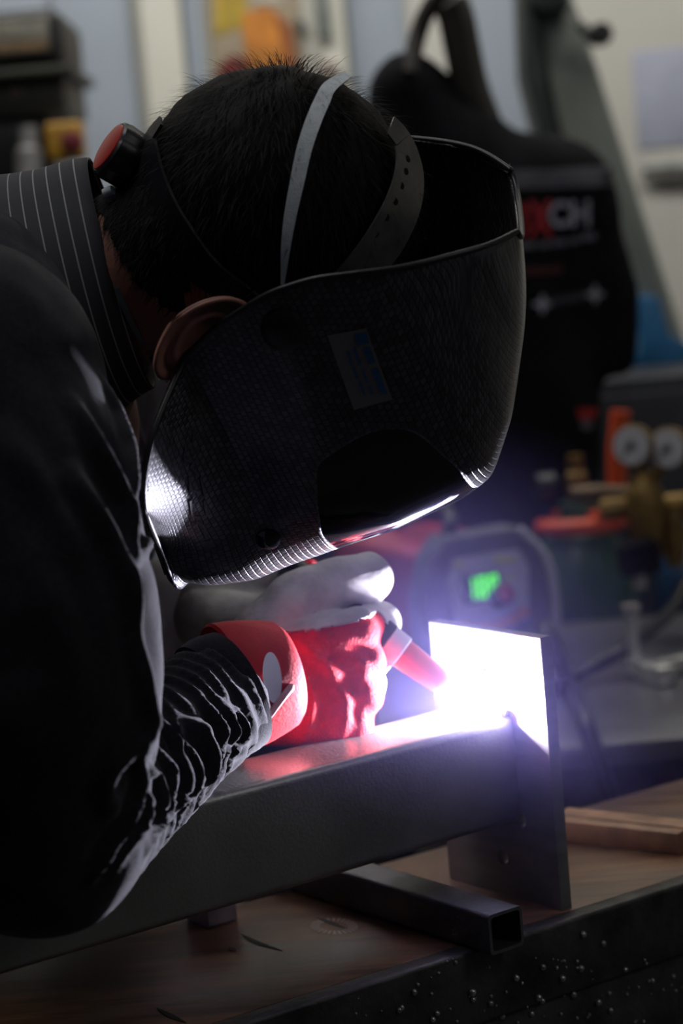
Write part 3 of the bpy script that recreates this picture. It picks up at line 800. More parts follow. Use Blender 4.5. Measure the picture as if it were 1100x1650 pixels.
# head harness inside the helmet
harness = BLACKP
def strap_on_skull(name, pl, widths, m, parent, k=1.03, th=.0012, n=6):
    P3 = [skull(x, y, k) for x, y in pl]
    c = catmull([p for p, _ in P3], n); wdt = np.interp(np.linspace(0,1,len(c)), np.linspace(0,1,len(widths)), widths)
    nr = []
    for p in c:
        r = p-HC; nr.append(sum((A3[i]*(r.dot(A3[i])/SKR[i]**2) for i in range(3)), Vector()).normalized())
    return ribbon(name, c, nr, list(wdt), m, parent, th), c, nr
CLEARB = mat('smoky_plastic', (.10,.095,.09), .2, 0, .2, 60, .15, 150, coat=.4)
cs_, cc_, cn_ = strap_on_skull('crown_strap', [(628,203),(650,232),(659,275),(650,325),(622,382),(582,435),(540,475)], [.022,.028,.031,.032,.032,.030,.026], CLEARB, helmet, 1.09)
for (x, y) in ((654,257),(651,277),(644,300),(634,325),(620,350),(603,376)):
    q, qn = skull(x, y, 1.09); lathe('strap_hole', q+qn*.0010, qn, [(0,.0022),(.0006,.0022)], mat('hole_black', (.002,.002,.002), .9), cs_, 16)
bs_, _, _ = strap_on_skull('back_band', [(262,196),(240,230),(236,270),(252,330),(285,385),(335,440),(395,478)], [.012,.024,.036,.038,.034,.026,.018], harness, helmet, 1.04, .002)
kb = P(214, 262, HD-.01); ka = C2W(Vector((-.78,.46,-.40)).normalized())
lathe('ratchet_housing', kb-ka*.014, ka, [(0,.017),(.012,.016),(.014,.012)], harness, bs_)
kn = lathe('adjuster_knob', kb, ka, [(0,.0155),(.002,.0185),(.012,.019),(.0165,.0180),(.0178,.0165)], harness, helmet, 48)
kc = get_co(kn.data)
for i, p in enumerate(kc):     # finger grooves
    r = Vector(p)-kb; al_ = r.dot(ka); rad = r-ka*al_; x, y = perp(ka); an = math.atan2(rad.dot(y), rad.dot(x))
    if rad.length > .015 and .001 < al_ < .0165: kc[i] = tuple(kb+ka*al_+rad*(1-.07*(.5+.5*math.cos(an*9))**3))
set_co(kn.data, kc)
lathe('knob_cap', kb+ka*.0172, ka, [(0,.0160),(.0014,.0155),(.002,.0135),(.0021,0)], RED, kn, 40)['label'] = 'red disc on the adjuster knob'
lathe('knob_stem', P(168,312,HD-.02), C2W((.8,.3,-.3)), [(0,.003),(.006,.003)], WHITEP, kn, 12)
# side arms of the harness down to the pivots
strap_on_skull('side_arm', [(395,478),(430,505),(455,530)], [.016,.016,.018], harness, helmet, 1.10, .002)

# ------------------------------------------------------------------ dust mask straps
WELAST = mat('white_elastic', (.80,.85,.86), .7, 0, .08, 200, .2, 900)
resp = thing('dust_mask', 'white elastic straps of a dust mask round the head', 'mask', HL(-.04,.09,0))
strap_on_skull('head_strap', [(560,120),(531,140),(519,162),(504,197),(490,240),(478,295),(467,350),(460,400),(455,458)], [.006,.0082,.0092,.0092,.0088,.0082,.0070,.0055,.0022], WELAST, resp, 1.10, .0008)
btree = bvh(body_me)
pts = []
for (x, y) in ((190,462),(205,500),(222,535),(245,575),(272,615)):
    q, qn = hit(btree, x, y)
    if q is None: q, qn = P(x, y, 1.29), -C2W((0,0,1))
    pts.append((q+qn*.002, qn))
c = catmull([a for a, b in pts], 5); ribbon('neck_strap', c, [pts[min(len(pts)-1, i//5)][1] for i in range(len(c))], [.0034]*len(c), mat('grey_elastic', (.22,.26,.28), .7), resp)
# the mask itself over nose and mouth, under the helmet
v = []; f = []
for i in range(13):
    th = math.pi/2*i/12
    for k_ in range(32):
        a = 2*math.pi*k_/32; v.append(HL(-.045+.048*math.sin(th)*math.sin(a), .095+.045*math.cos(th), .045*math.sin(th)*math.cos(a)))
for i in range(12):
    for k_ in range(32): f.append((i*32+k_, i*32+(k_+1) % 32, (i+1)*32+(k_+1) % 32, (i+1)*32+k_))
link('mask_cup', mesh('mask_cup', v, f), WHITEP, resp)

# ------------------------------------------------------------------ gloves
def hand_caps(flex, thumb, spread=1.0, fat=1.0):
    """right hand, x to the fingers, y to the thumb side, z out of the back of the hand"""
    caps = []
    ys = (.030, .0095, -.0115, -.031); mx = (.083, .087, .083, .074); ln = ((.044,.027,.022),(.048,.030,.023),(.045,.028,.022),(.036,.022,.019))
    for y, x, l, fl in zip(ys, mx, ln, flex):
        caps.append((Vector((.004, y*.62, .002)), .0165*fat, Vector((x, y, .003)), .0150*fat))
        p = Vector((x, y, .003)); a = 0; rr = (.0135, .0122, .0112, .0098)
        for k in range(3):
            a += math.radians(fl[k]); q = p+Vector((math.cos(a), (y*.10 if k == 0 else 0)*spread, -math.sin(a)))*l[k]
            caps.append((p, rr[k]*fat, q, rr[k+1]*fat)); p = q
    caps.append((Vector((.01,-.012,-.006)), .018*fat, Vector((.06,-.02,-.008)), .016*fat))
    caps.append((Vector((.01,.010,-.006)), .018*fat, Vector((.06,.018,-.008)), .016*fat))
    for i in range(len(thumb)-1):
        caps.append((Vector(thumb[i][0]), thumb[i][1]*fat, Vector(thumb[i+1][0]), thumb[i+1][1]*fat))
    return caps
def glove(name, label, fr, flex, thumb, is_leather, wrinkles, cuff_prof, fat=1.08):
    g = thing(name, label, 'glove', fr(0,0,0))
    me = blob(name, hand_caps(flex, thumb, fat=fat), 0.0022, 5)
    co = get_co(me); no = get_no(me)
    d = np.array([mnoise.noise(Vector(c)*70)*.0010 for c in co])
    for (pl, h, wd) in wrinkles:
        pl = [Vector(p) for p in catmull(pl, 8)]; pts = np.array([tuple(p) for p in pl])
        dd = ((co[:, None, :]-pts[None])**2).sum(2); j = dd.argmin(1); q = np.sqrt(dd.min(1))
        tp = np.sin(np.pi*(j+1)/(len(pts)+1))**.5
        d += tp*h*(1.1*np.exp(-(q/wd)**2)-.5*np.exp(-(q/(2*wd))**2))
    co = co+no*d[:, None]
    cen = np.array([co[list(p.vertices)].mean(0) for p in me.polygons]); nrm = np.array([tuple(p.normal) for p in me.polygons])
    lea = np.array([is_leather(c, n) for c, n in zip(cen, nrm)])
    for nm, sel, m in (('knit_back', ~lea, KNIT), ('leather_palm', lea, LEATHER)):
        use = [tuple(p.vertices) for p, k in zip(me.polygons, sel) if k]
        ids = sorted(set(i for f_ in use for i in f_)); mp = {a: b for b, a in enumerate(ids)}
        mm = mesh(nm, [fr(*co[i]) for i in ids], [tuple(mp[i] for i in f_) for f_ in use])
        o = link(nm, mm, m, g)
        if nm == 'leather_palm':
            o['label'] = 'grey split-leather palm and thumb'
            md = o.modifiers.new('t', 'SOLIDIFY'); md.thickness = .0016; md.offset = 1
    return g
# near (right) hand: the back of the hand faces the camera, thumb on top along the torch
nx = Vector((.955, .10, .28)).normalized(); nz = Vector((-.20,-.10,-.97)); nz = (nz-nx*nz.dot(nx)).normalized()
ny = nx.cross(nz)
if ny.y < 0: ny = -ny
GN = Frame(P(402, 1112, 1.450), C2W(nx)*.93, C2W(ny)*1.02, C2W(nz)*.98)
near_glove = glove('welding_glove', 'red and grey welding glove nearest the camera, gripping the torch', GN,
    [(48,88,50),(62,88,45),(68,88,45),(70,85,45)],
    [((.012,.026,-.014),.021),((.046,.052,-.020),.0185),((.078,.060,-.022),.0158),((.104,.062,-.024),.0150)],
    lambda c, n: (c[1] > .036+.10*max(0, c[0]-.05)) or c[2] < -.020 or (c[1] > .026 and c[2] < -.004) or (c[0] < .028 and c[1] > .018),
    [([(.022,.030,.02),(.036,.012,.022),(.040,-.014,.02),(.030,-.036,.012)], .0060,.0045), ([(.030,.034,.018),(.055,.010,.02),(.066,-.016,.02),(.058,-.042,.01)], .0045,.005),
     ([(.046,.036,.016),(.078,.014,.02),(.084,-.010,.02)], .003,.005), ([(.078,-.02,.014),(.074,-.038,.012)], .004,.004), ([(.010,.012,.02),(.016,-.015,.02),(.008,-.034,.01)], .004,.004)],
    None)
# cuff of the near glove
fa2 = C2W(Vector((.90,.22,.38)).normalized())
cuff0 = P(386, 1104, 1.425)
KNITC = mat('red_cuff_cloth', (0.50,0.010,0.018), .7, 0, .1, 60, .2, 500)
cuff = lathe('cuff', cuff0-fa2*.012, fa2, [(.0,.0425),(.002,.0440),(.012,.0432),(.024,.0410),(.034,.0385),(.042,.0360),(.046,.032),(.038,.030),(.0,.039)], KNITC, near_glove, 56)
ctree = bvh(cuff.data)
uv = []; gf = []
nb = 32
uv.append((436,1092))
for rr_ in (.5, 1.0):
    for k in range(nb): a = 2*math.pi*k/nb; uv.append((437+(15*math.cos(a)+3*math.sin(a))*rr_, 1092+40*math.sin(a)*rr_))
gf = [(0, 1+k, 1+(k+1) % nb) for k in range(nb)]+[(1+k, 1+nb+k, 1+nb+(k+1) % nb, 1+(k+1) % nb) for k in range(nb)]
def drape_on(objs, name, uv, gf, off, m, parent, D):
    V=[];F=[]
    for o in objs:
        n0=len(V); V+=[o.matrix_world@v.co for v in o.data.vertices]; F+=[[n0+i for i in p.vertices] for p in o.data.polygons]
    return drape(name, BVHTree.FromPolygons(V,F), uv, gf, off, m, parent, D)
bpy.context.view_layer.update()
parts = [o for o in near_glove.children]
bd = drape_on([cuff]+[o for o in near_glove.children if o.name.startswith('knit')], 'badge', uv, gf, .0012, mat('white_badge', (.85,.83,.85), .35, 0, .05), near_glove, 1.38); bd['label'] = 'white oval badge on the red cuff'
# loose strap standing off the cuff
sp_ = [P(472,1104,1.398), P(452,1128,1.392), P(430,1157,1.392), P(406,1186,1.40)]
c = catmull(sp_, 6); tube('cuff_tab', c, [.0012]+[.0026]*(len(c)-2)+[.0012], mat('pink_tab', (.75,.40,.42), .5), near_glove, 10)

# far (left) hand behind it, thumb side to the camera
fx = Vector((.93,.22,-.28)).normalized(); fz = Vector((-.15,.93,.12)); fz = (fz-fx*fz.dot(fx)).normalized(); fy = fx.cross(fz)
if fy.z > 0: fy = -fy
GF = Frame(P(322, 978, 1.60), C2W(fx)*.98, C2W(fy), C2W(fz))
far_glove = glove('welding_glove', 'grey and red welding glove half hidden behind the nearer hand, below the helmet', GF,
    [(40,60,35),(45,62,35),(50,62,35),(52,60,35)],
    [((.012,.026,-.012),.022),((.044,.048,-.020),.019),((.075,.052,-.026),.016),((.100,.048,-.032),.0145)],
    lambda c, n: (c[1] > .024) or c[2] < .004 or c[0] < .02,
    [([(.02,.03,.012),(.03,.04,-.005),(.028,.042,-.02)], .004,.004)], None)
fa3 = GF.x.normalized()
lathe('gauntlet_cuff', GF(-.075,.0,-.006), fa3, [(0,.053),(.002,.0545),(.02,.0535),(.055,.045),(.075,.037),(.082,.033),(.07,.03),(.0,.048)], LEATHER, far_glove, 56)
lathe('cuff_binding', GF(-.079,.0,-.006), fa3, [(0,.052),(.001,.0555),(.008,.056),(.010,.0545),(.006,.050)], KNITC, far_glove, 56)

# ------------------------------------------------------------------ TIG torch
t1 = ARC+Vector((0,0,.001)); t0 = P(556, 985, 1.488); ta = (t1-t0).normalized(); tl = (t1-t0).length
def proj_x(p): return proj(p)[0]
_x0, _x1 = proj_x(t0), proj_x(t1)
def tp_(px): return tl*(px-_x0)/(_x1-_x0)
torch = thing('welding_torch', 'black and red welding torch held in the near glove, pointing at the plate', 'torch', t0)
lathe('grip', t0-ta*.02, ta, [(0,.011),(.01,.0125),(.02+tp_(618)-.004,.0135),(.02+tp_(622),.0130),(.02+tp_(625),.0115)], mat('rubber_grip', (.02,.02,.025), .5), torch)
lathe('collar_ring', t0+ta*tp_(622), ta, [(0,.0118),(.001,.0128),(tp_(648)-tp_(622)-.001,.0122),(tp_(648)-tp_(622),.0112)], mat('ivory_plastic', (.8,.76,.74), .35, 0, .04), torch)
lathe('nozzle', t0+ta*tp_(648), ta, [(0,.0105),(.004,.0105),(.03,.0088),(tp_(718)-tp_(648),.0072),(tp_(718)-tp_(648)-.006,.005)], mat('pink_ceramic', (.62,.16,.13), .35, 0, .1), torch)
lathe('tungsten_electrode', t0+ta*tp_(710), ta, [(0,.0012),(tp_(742)-tp_(710),.0012),(tp_(755)-tp_(710),.0002)], STEEL, torch, 12)
# hose leaving the grip behind the hand
tube('torch_hose', catmull([t0-ta*.015, t0-ta*.05+Vector((0,.03,-.005)), P(470,1080,1.58), P(300,1200,1.68), P(60,1500,1.75)], 8), .007, BLACKP, torch)
# the arc itself
bm = bmesh.new(); bmesh.ops.create_icosphere(bm, subdivisions=3, radius=.0045); am = bpy.data.meshes.new('welding_arc'); bm.to_mesh(am); bm.free()
arc = link('welding_arc', am, mat('arc_plasma', (.80,.79,1.0), 1, 0, 0.0, emit=ARC_STRENGTH), None, loc=ARC)
tag(arc, 'blinding white welding arc between torch tip and plate', 'arc')

# ------------------------------------------------------------------ background
def pbox(name, x0, x1, y0, y1, yy, depth, m, parent=None, bv=.004, seg=2):
    """upright box whose front face, at world depth yy, covers the pixel rectangle"""
    xm, ym = (x0+x1)/2, (y0+y1)/2
    A, B = on_y(x0, ym, yy), on_y(x1, ym, yy); zt, zb = on_y(xm, y0, yy).z, on_y(xm, y1, yy).z
    return box(name, W0, (A.x, B.x, yy, yy+depth, zb, zt), m, parent, bv, seg)
NAVY = mat('dark_cabinet', (0.016,0.018,0.026), .5, 0, .2)
# low dark cabinet behind the welding set
cab = thing('tool_cabinet', 'dark low tool cabinet behind the welding set, below the hanging jacket', 'cabinet', (0.0, 3.2, 0))
ca = on_y(330, 820, 3.0).x; cb = on_y(905, 820, 3.0).x; czt = on_y(640, 800, 3.0).z
box('body', W0, (ca, cb, 3.0, 3.5, 0.06, czt), NAVY, cab, .006)
rx0, rx1, rzt = on_y(912,700,3.02).x, on_y(1190,700,3.02).x, on_y(1000,612,3.02).z
cb2 = thing('steel_locker', 'dark steel locker behind the gas cylinder, under the blue machine foot', 'locker', (rx0+.1, 3.1, 0))
box('body', W0, (rx0, rx1, 3.02, 3.25, 0.0, rzt), NAVY, cb2, .006); box('door', W0, (rx0+.01, rx1-.01, 3.005, 3.019, .05, rzt-.02), NAVY, cb2, .003)
nd = 3
for k in range(nd):
    a, b = ca+(cb-ca)*k/nd+.008, ca+(cb-ca)*(k+1)/nd-.008
    dr = box('door', W0, (a, b, 2.985, 2.999, 0.09, czt-.03), NAVY, cab, .003)
    box('handle', W0, (b-.03, b-.015, 2.965, 2.984, czt-.25, czt-.12), BLACKP, dr, .003)

# steel table carrying the welding set
TZ = CAM.z-0.50
ty0 = on_z(1000, 1196, TZ).y; tx0 = on_z(610, 1196, TZ).x; tx1 = tx0+1.3
TGREY = mat('table_steel', (0.16,0.16,0.17), .32, .6, .25, 8, .1, 60)
tbl = thing('steel_table', 'grey steel table with shiny top behind the end plate', 'table', (tx0+.6, ty0+.4, 0))
TD = 2.665-ty0
box('tabletop', W0, (tx0, tx1, ty0, ty0+TD, TZ-.022, TZ), TGREY, tbl, .003)
for (x, y) in ((tx0+.04, ty0+.05), (tx1-.5, ty0+.05), (tx0+.04, ty0+TD-.08), (tx1-.1, ty0+TD-.08)):
    box('leg', W0, (x, x+.045, y, y+.045, 0, TZ-.022), STEEL, tbl, .003)
xl = on_y(1035, 1260, ty0+.05).x
box('leg', W0, (xl, xl+.022, ty0+.05, ty0+.09, 0, TZ-.022), STEEL, tbl, .003)
box('rail', W0, (tx0, tx1, ty0+.05, ty0+.07, TZ-.10, TZ-.0225), STEELD, tbl, .003)
box('shelf', W0, (tx0+.02, tx1, ty0+.03, ty0+TD-.02, .30, .32), TGREY, tbl, .003)

# welding power source on the table
WYD = on_z(800, 1075, TZ).y
wyaw = math.radians(24)
wo = Vector((on_y(690, 1000, WYD).x, WYD, TZ+.0005))
WF = yaw_frame(wo, wyaw)           # x along the front, y backwards
ws = FPX/ WYD
ww = 198/ws/math.cos(wyaw); wh = wo.z; hh = on_y(770, 872, WYD).z-TZ
wel = thing('welding_power_source', 'red and grey welding power source with green digits on its panel', 'welding machine', WF(ww/2,.15,0))
DRED = mat('machine_red', (0.32,0.018,0.02), .45, 0, .1); DGREY = mat('machine_grey', (0.10,0.105,0.125), .5, 0, .1); PGREY = mat('panel_grey', (0.50,0.51,0.58), .5, 0, .05)
box('body', WF, (.004, ww-.004, .03, .26, 0, hh-.012), DRED, wel, .012, 4)
fm = plate_mesh('front_frame', Frame(WF(0,0,0), WF.x, WF.z, -WF.y), [(0,0.0),(ww,0.0),(ww,hh*.55),(ww-.012,hh-.02),(ww-.03,hh),(.03,hh),(.012,hh-.02),(0,hh*.55)], [], .05, .006)
for v_ in fm.vertices: v_.co += WF.y*.015
fro = link('front_frame', fm, DGREY, wel); sharp(fro, 40)
def on_panel(x, z, d): return WF(x, -.0105-d, z)
pz0, pz1 = hh*.32, hh*.86
pan = link('control_panel', plate_mesh('control_panel', Frame(WF(0,-.011,0), WF.x, WF.z, -WF.y), [(.030,pz0),(ww-.030,pz0),(ww-.024,pz1-.02),(ww-.034,pz1),(.034,pz1),(.024,pz1-.02)], [], .004, .001), PGREY, wel)
GRN = mat('green_digits', (0.10,0.85,0.05), .5, 0, 0.0, emit=1.3)
dsp = box('display', Frame(WF(0,-.0135,0), WF.x, WF.y, WF.z), (.040,.088,-.001,.001,pz1-.052,pz1-.018), mat('display_black', (.01,.02,.012), .2), wel, .0005)
SEG = {'1':'bc','2':'abged','0':'abcdef','8':'abcdefg','5':'afgcd'}
def digit(x, z, wq, hq, ch):
    vv=[];ff=[]; t=.0032
    R_={'a':(0,wq,hq-t,hq),'g':(0,wq,hq/2-t/2,hq/2+t/2),'d':(0,wq,0,t),'f':(0,t,hq/2,hq),'b':(wq-t,wq,hq/2,hq),'e':(0,t,0,hq/2),'c':(wq-t,wq,0,hq/2)}
    for k in SEG[ch]:
        x0,x1,z0,z1=R_[k]; n=len(vv); vv+= [WF(x+a,-.0150,z+b) for a,b in ((x0,z0),(x1,z0),(x1,z1),(x0,z1))]; ff.append((n,n+1,n+2,n+3))
    return link('digit', mesh('digit',vv,ff), GRN, dsp, smooth=False)
for k, ch in enumerate('188'): digit(.044+k*.0145, pz1-.047, .011, .024, ch)
lathe('knob', on_panel(ww*.58, pz0+(pz1-pz0)*.40, .003), -WF.y, [(0,.015),(.012,.013),(.013,.011)], BLACKP, wel, 24)
lathe('knob_cap', on_panel(ww*.58, pz0+(pz1-pz0)*.44, .0162), -WF.y, [(0,.0105),(.001,.010)], RED, wel, 20)
ORG = mat('orange_stripe', (.85,.28,.08), .5)
pts = [on_panel(.030+(ww-.06)*t, pz0+.004-.010*math.sin(math.pi*t)+.006*t, .005) for t in np.linspace(0,1,12)]
ribbon('orange_stripe', pts, [-WF.y]*12, [.011]*12, ORG, wel)
YEL = mat('yellow_mark', (.55,.55,.12), .5)
for (x, z, w_) in ((.045, pz0+.035, .010), (.030, pz1-.008, .014), (ww-.055, pz0+.045,.010), (ww*.55, pz1-.009,.010), (ww-.06, pz1-.012,.02)):
    box('panel_mark', Frame(WF(0,-.0132,0), WF.x, WF.y, WF.z), (x,x+w_,-.0006,.0004,z,z+.006), YEL, pan, .0002)
tube('carry_handle', catmull([WF(ww*.25,.02,hh-.005), WF(ww*.36,.03,hh+.022), WF(ww*.5,.12,hh+.034), WF(ww*.56,.19,hh+.030), WF(ww*.58,.24,hh-.01)], 6), .009, BLACKP, wel)
tube('cable_guard', catmull([WF(ww-.004,-.01,.0), WF(ww+.004,-.02,hh*.3), WF(ww-.002,-.02,hh*.75), WF(ww-.03,-.01,hh+.004)], 6), .005, PGREY, wel)

# gas cylinder with guard, regulator and gauges
GY = 2.75
GRNC = mat('green_cylinder', (0.035,0.10,0.055), .4, 0, .15, 12); ORC = mat('orange_guard', (0.62,0.075,0.02), .45, 0, .08)
BRASS = mat('brass', (0.24,0.15,0.05), .5, .7, .25, 60); 
gc0 = on_y(945, 1000, GY); gr = 85/FPX*GY; gx = gc0.x
gtop = on_y(945, 845, GY).z
cyl = thing('gas_cylinder', 'green gas cylinder with orange-red valve guard beside the welding set', 'gas cylinder', (gx, GY, 0))
lathe('bottle', (gx, GY, 0), (0,0,1), [(0,gr*.93),(.015,gr),(gtop-.10,gr),(gtop-.05,gr*.95),(gtop-.015,gr*.7),(gtop,gr*.42),(gtop+.03,gr*.36)], GRNC, cyl, 48)
lathe('valve', (gx, GY, gtop+.03), (0,0,1), [(0,.014),(.035,.014),(.04,.010),(.06,.010)], BRASS, cyl, 20)
lathe('hand_wheel', (gx-.03, GY-.01, gtop+.055), (-1,-.1,0), [(0,.018),(.022,.018),(.024,.012)], BLACKP, cyl, 20)
# guard: a ring with an upright post
rg = []
for k in range(29):
    a = math.radians(200+k*10); rg.append(Vector((gx+gr*.80*math.cos(a), GY+gr*.80*math.sin(a), gtop+.004)))
tube('guard_ring', rg, .011, ORC, cyl, 12)
pg0 = on_y(990, 830, GY-gr*.5); pg1 = on_y(1000, 662, GY-gr*.5)
tube('guard_post', catmull([on_y(955,838,GY-gr*.75), on_y(982,832,GY-gr*.6), on_y(993,800,GY-gr*.5), on_y(994,730,GY-gr*.5), pg1], 6), [.0125]*25, ORC, cyl, 14)
RUBB = mat('matt_rubber', (.012,.012,.016), .85, spec=.15)
# regulator in front, on the blue bottle
RY = 2.55
blu = thing('gas_bottle', 'dark blue gas bottle at the right edge, carrying the gauges', 'gas cylinder', (on_y(1130, 1000, RY+.19).x, RY+.19, 0))
BLUM = mat('blue_bottle', (0.012,0.045,0.11), .42, 0, .15)
bx_ = on_y(1118, 1000, RY+.19).x; bt_ = on_y(1118, 870, RY+.19).z; br_ = 68/FPX*RY
lathe('bottle', (bx_, RY+.19, 0), (0,0,1), [(0,br_*.93),(.015,br_),(bt_-.09,br_),(bt_-.04,br_*.9),(bt_-.01,br_*.6),(bt_,br_*.4),(bt_+.02,br_*.36)], BLUM, blu, 40)
reg = thing('gas_regulator', 'brass gas regulator with two white round gauges at the right edge', 'regulator', on_y(1045, 860, RY))
lathe('body', on_y(1040,822,RY-.02), (0,0,1), [(-.04,.010),(-.035,.019),(-.01,.023),(.02,.023),(.03,.017),(.045,.010)], BRASS, reg, 28)
lathe('inlet_nut', on_y(1040,815,RY-.01), (1,.12,-.02), [(-.055,.010),(-.05,.013),(-.03,.013),(.0,.010),(.05,.012),(.055,.016),(.085,.016),(.087,.010)], BRASS, reg, 8, 20)
lathe('outlet_pipe', on_y(1000,795,RY+.02), (-1,.1,.05), [(-.03,.008),(0,.010),(.03,.012),(.06,.010)], mat('dull_brass', (.12,.08,.05), .5, .6), reg, 16)
lathe('lower_nut', on_y(1040,868,RY-.02), (0,0,-1), [(0,.014),(.005,.022),(.02,.022),(.024,.015)], BRASS, reg, 8, 20)
lathe('lower_fitting', on_y(1085,858,RY-.01), (0,0,-1), [(-.03,.010),(0,.016),(.02,.014),(.04,.010)], BRASS, reg, 14)
lathe('adjusting_knob', on_y(1028,892,RY-.04), (.05,-.25,-1), [(-.016,.018),(-.008,.027),(.022,.025),(.026,.018)], RUBB, reg, 24)
lathe('knob_stem', on_y(1029,925,RY-.05), (0,0,-1), [(0,.007),(.016,.008),(.018,.004)], mat('bright_metal', (.8,.8,.78), .2, .7), reg, 16)
GFACE = mat('gauge_face', (.58,.58,.60), .4, 0, .05)
for (px, py) in ((1018,718),(1076,722)):
    c_ = on_y(px, py, RY-.03); axg = Vector((-.55,-1,.08)).normalized()
    gd = lathe('gauge', c_, axg, [(-.014,.018),(-.012,.0235),(.003,.0245),(.004,.0225)], BRASS, reg, 32)
    lathe('dial', c_+axg*.0035, axg, [(0,.0222),(.0008,.0222)], GFACE, gd, 32)
    x_, y_ = perp(axg); lathe('needle_hub', c_+axg*.0043, axg, [(0,.005),(.002,.004)], BLACKP, gd, 12)
    ribbon('needle', [c_+axg*.0052, c_+axg*.0052+(x_*.6+y_*.8)*.016], [axg]*2, [.003,.001], BLACKP, gd)
    tube('gauge_stem', [c_-axg*.010, on_y(1045, 790, RY-.02)], .006, BRASS, gd, 10)

# cables over the table
tube('gas_hose', catmull([on_y(1105,940,2.5), on_y(1080,985,2.45), on_z(1010,1042,TZ+.03), on_z(935,1086,TZ+.012), on_z(870,1120,TZ+.008), on_z(760,1160,TZ+.008)], 8), .0078, BLACKP)
tag(bpy.data.objects['gas_hose'], 'black hose curving over the steel table to the gas bottles', 'hose')
pc = [on_y(880,1010,ty0+.16), on_z(915,1100,TZ+.010), on_y(938,1150,ty0+.03), on_y(955,1200,ty0-.012), on_y(975,1260,ty0-.02), on_y(992,1320,ty0-.02), on_y(1010,1450,ty0-.02), on_y(1015,1600,ty0)]
tube('power_cable', catmull(pc, 8), .0085, BLACKP); tag(bpy.data.objects['power_cable'], 'black cable hanging over the front edge of the steel table', 'cable')
# bright clamp on the tabletop, metal pieces added to imitate a reflection
cl = thing('table_glint', 'shiny steel clamp imitating a reflection on the steel table by the hose', 'glint', on_z(1050,1105,TZ))
BRIGHT = mat('bright_metal', (.8,.8,.78), .2, .7)
k1 = on_z(1040, 1095, TZ)
fr = yaw_frame(k1, math.radians(20))
box('jaw', fr, (-.012,.012,-.05,.03,.0,.022), BRIGHT, cl, .004); box('arm', fr, (.0,.075,-.01,.008,.006,.020), BRIGHT, cl, .004)
lathe('screw', fr(-.002,.02,.02), (0,0,1), [(0,.006),(.05,.006),(.052,.010),(.06,.010)], BRIGHT, cl, 14)

# hanging jacket
JY = 2.88; jk = FPX/JY
def J(px, py, dy=0.0): return on_y(px, py, JY+dy)
JM = mat('black_workwear', (0.0055,0.0055,0.008), .9, 0, .3, 40, .3, 120, spec=.2)
jc = []
for (a, ra, b, rb) in (((664,160),72,(700,205),78), ((700,210),84,(770,305),112), ((770,305),112,(905,312),84), ((905,312),84,(940,345),62), ((935,345),60,(985,470),44), ((985,470),44,(995,575),36),
                       ((760,330),110,(775,900),120), ((860,350),100,(865,900),105), ((660,330),80,(650,600),70), ((900,420),75,(900,760),70)):
    jc.append((J(*a), ra/jk, J(*b), rb/jk))
jme = blob('jacket_cloth', jc, .009, 5)
co = get_co(jme)
co[:, 1] = JY+(co[:, 1]-JY)*.5
co += get_no(jme)*np.array([mnoise.noise(Vector((c[0]*16, c[1]*8, c[2]*6)))*.009 for c in co])[:, None]
set_co(jme, co)
jk_o = thing('work_jacket', 'black work jacket with red and white lettering hanging on the back wall', 'jacket', J(760, 900))
link('jacket_cloth', jme, JM, jk_o); jt = bvh(jme)
tube('hanging_strap', catmull([J(660,120,-.02), J(672,60), J(690,15), J(712,-8), J(732,20), J(745,80), J(758,140), J(785,215)], 6), [.012]*22+[.024]*21, mat('brown_strap', (.022,.018,.014), .8), jk_o)
uv, gf = grid_quad([(800,276),(985,268),(985,300),(800,306)], 16, 3); drape('reflective_stripe', jt, uv, gf, .002, mat('grey_reflective', (.07,.07,.085), .5), jk_o, JY-.06)
JR, JW = mat('red_print', (.38,.012,.02), .6), mat('white_print', (.40,.40,.46), .6)
text_px('lettering', 'DX', 818, 384, 58, 72, jt, .003, JR, jk_o, .05, JY-.06, .03)
text_px('lettering', 'CH', 883, 367, 42, 66, jt, .003, JW, jk_o, .05, JY-.06, .03)
DIMW = mat('faded_print', (.12,.12,.15), .7)
for (a, b, y0, h_) in ((832,862,402,11),(866,884,400,10),(888,912,397,10),(916,932,393,9),(936,958,388,12)):
    uv, gf = grid_quad([(a,y0-h_),(b,y0-h_-2),(b,y0-2),(a,y0)], 4, 2); drape('small_print', jt, uv, gf, .003, DIMW, jk_o, JY-.06)
DR = mat('dark_red_print', (.05,.008,.012), .7)
uv, gf = grid_quad([(838,430),(905,428),(905,440),(838,445)], 4, 2); drape('small_print', jt, uv, gf, .003, DR, jk_o, JY-.06)
for (x, y) in ((873,490),(957,474)):
    st_ = []
    for k in range(8):
        r = 18 if k % 2 == 0 else 7; a = math.pi/4*k; st_.append((x+r*math.cos(a), y-r*math.sin(a)))
    drape('star_emblem', jt, [(x,y)]+st_, [(0,1+k,1+(k+1) % 8) for k in range(8)], .003, JW, jk_o, JY-.06)
uv, gf = grid_quad([(882,480),(948,468),(948,482),(882,494)], 4, 2); drape('emblem_bar', jt, uv, gf, .0025, mat('dim_bar', (.03,.03,.04), .7), jk_o, JY-.06)
uv, gf = grid_quad([(928,658),(960,658),(952,676),(932,676)], 3, 2); drape('red_tab', jt, uv, gf, .003, JR, jk_o, JY-.06)
uv, gf = grid_quad([(932,677),(952,677),(950,692),(936,692)], 3, 2); drape('white_tab', jt, uv, gf, .003, DIMW, jk_o, JY-.06)

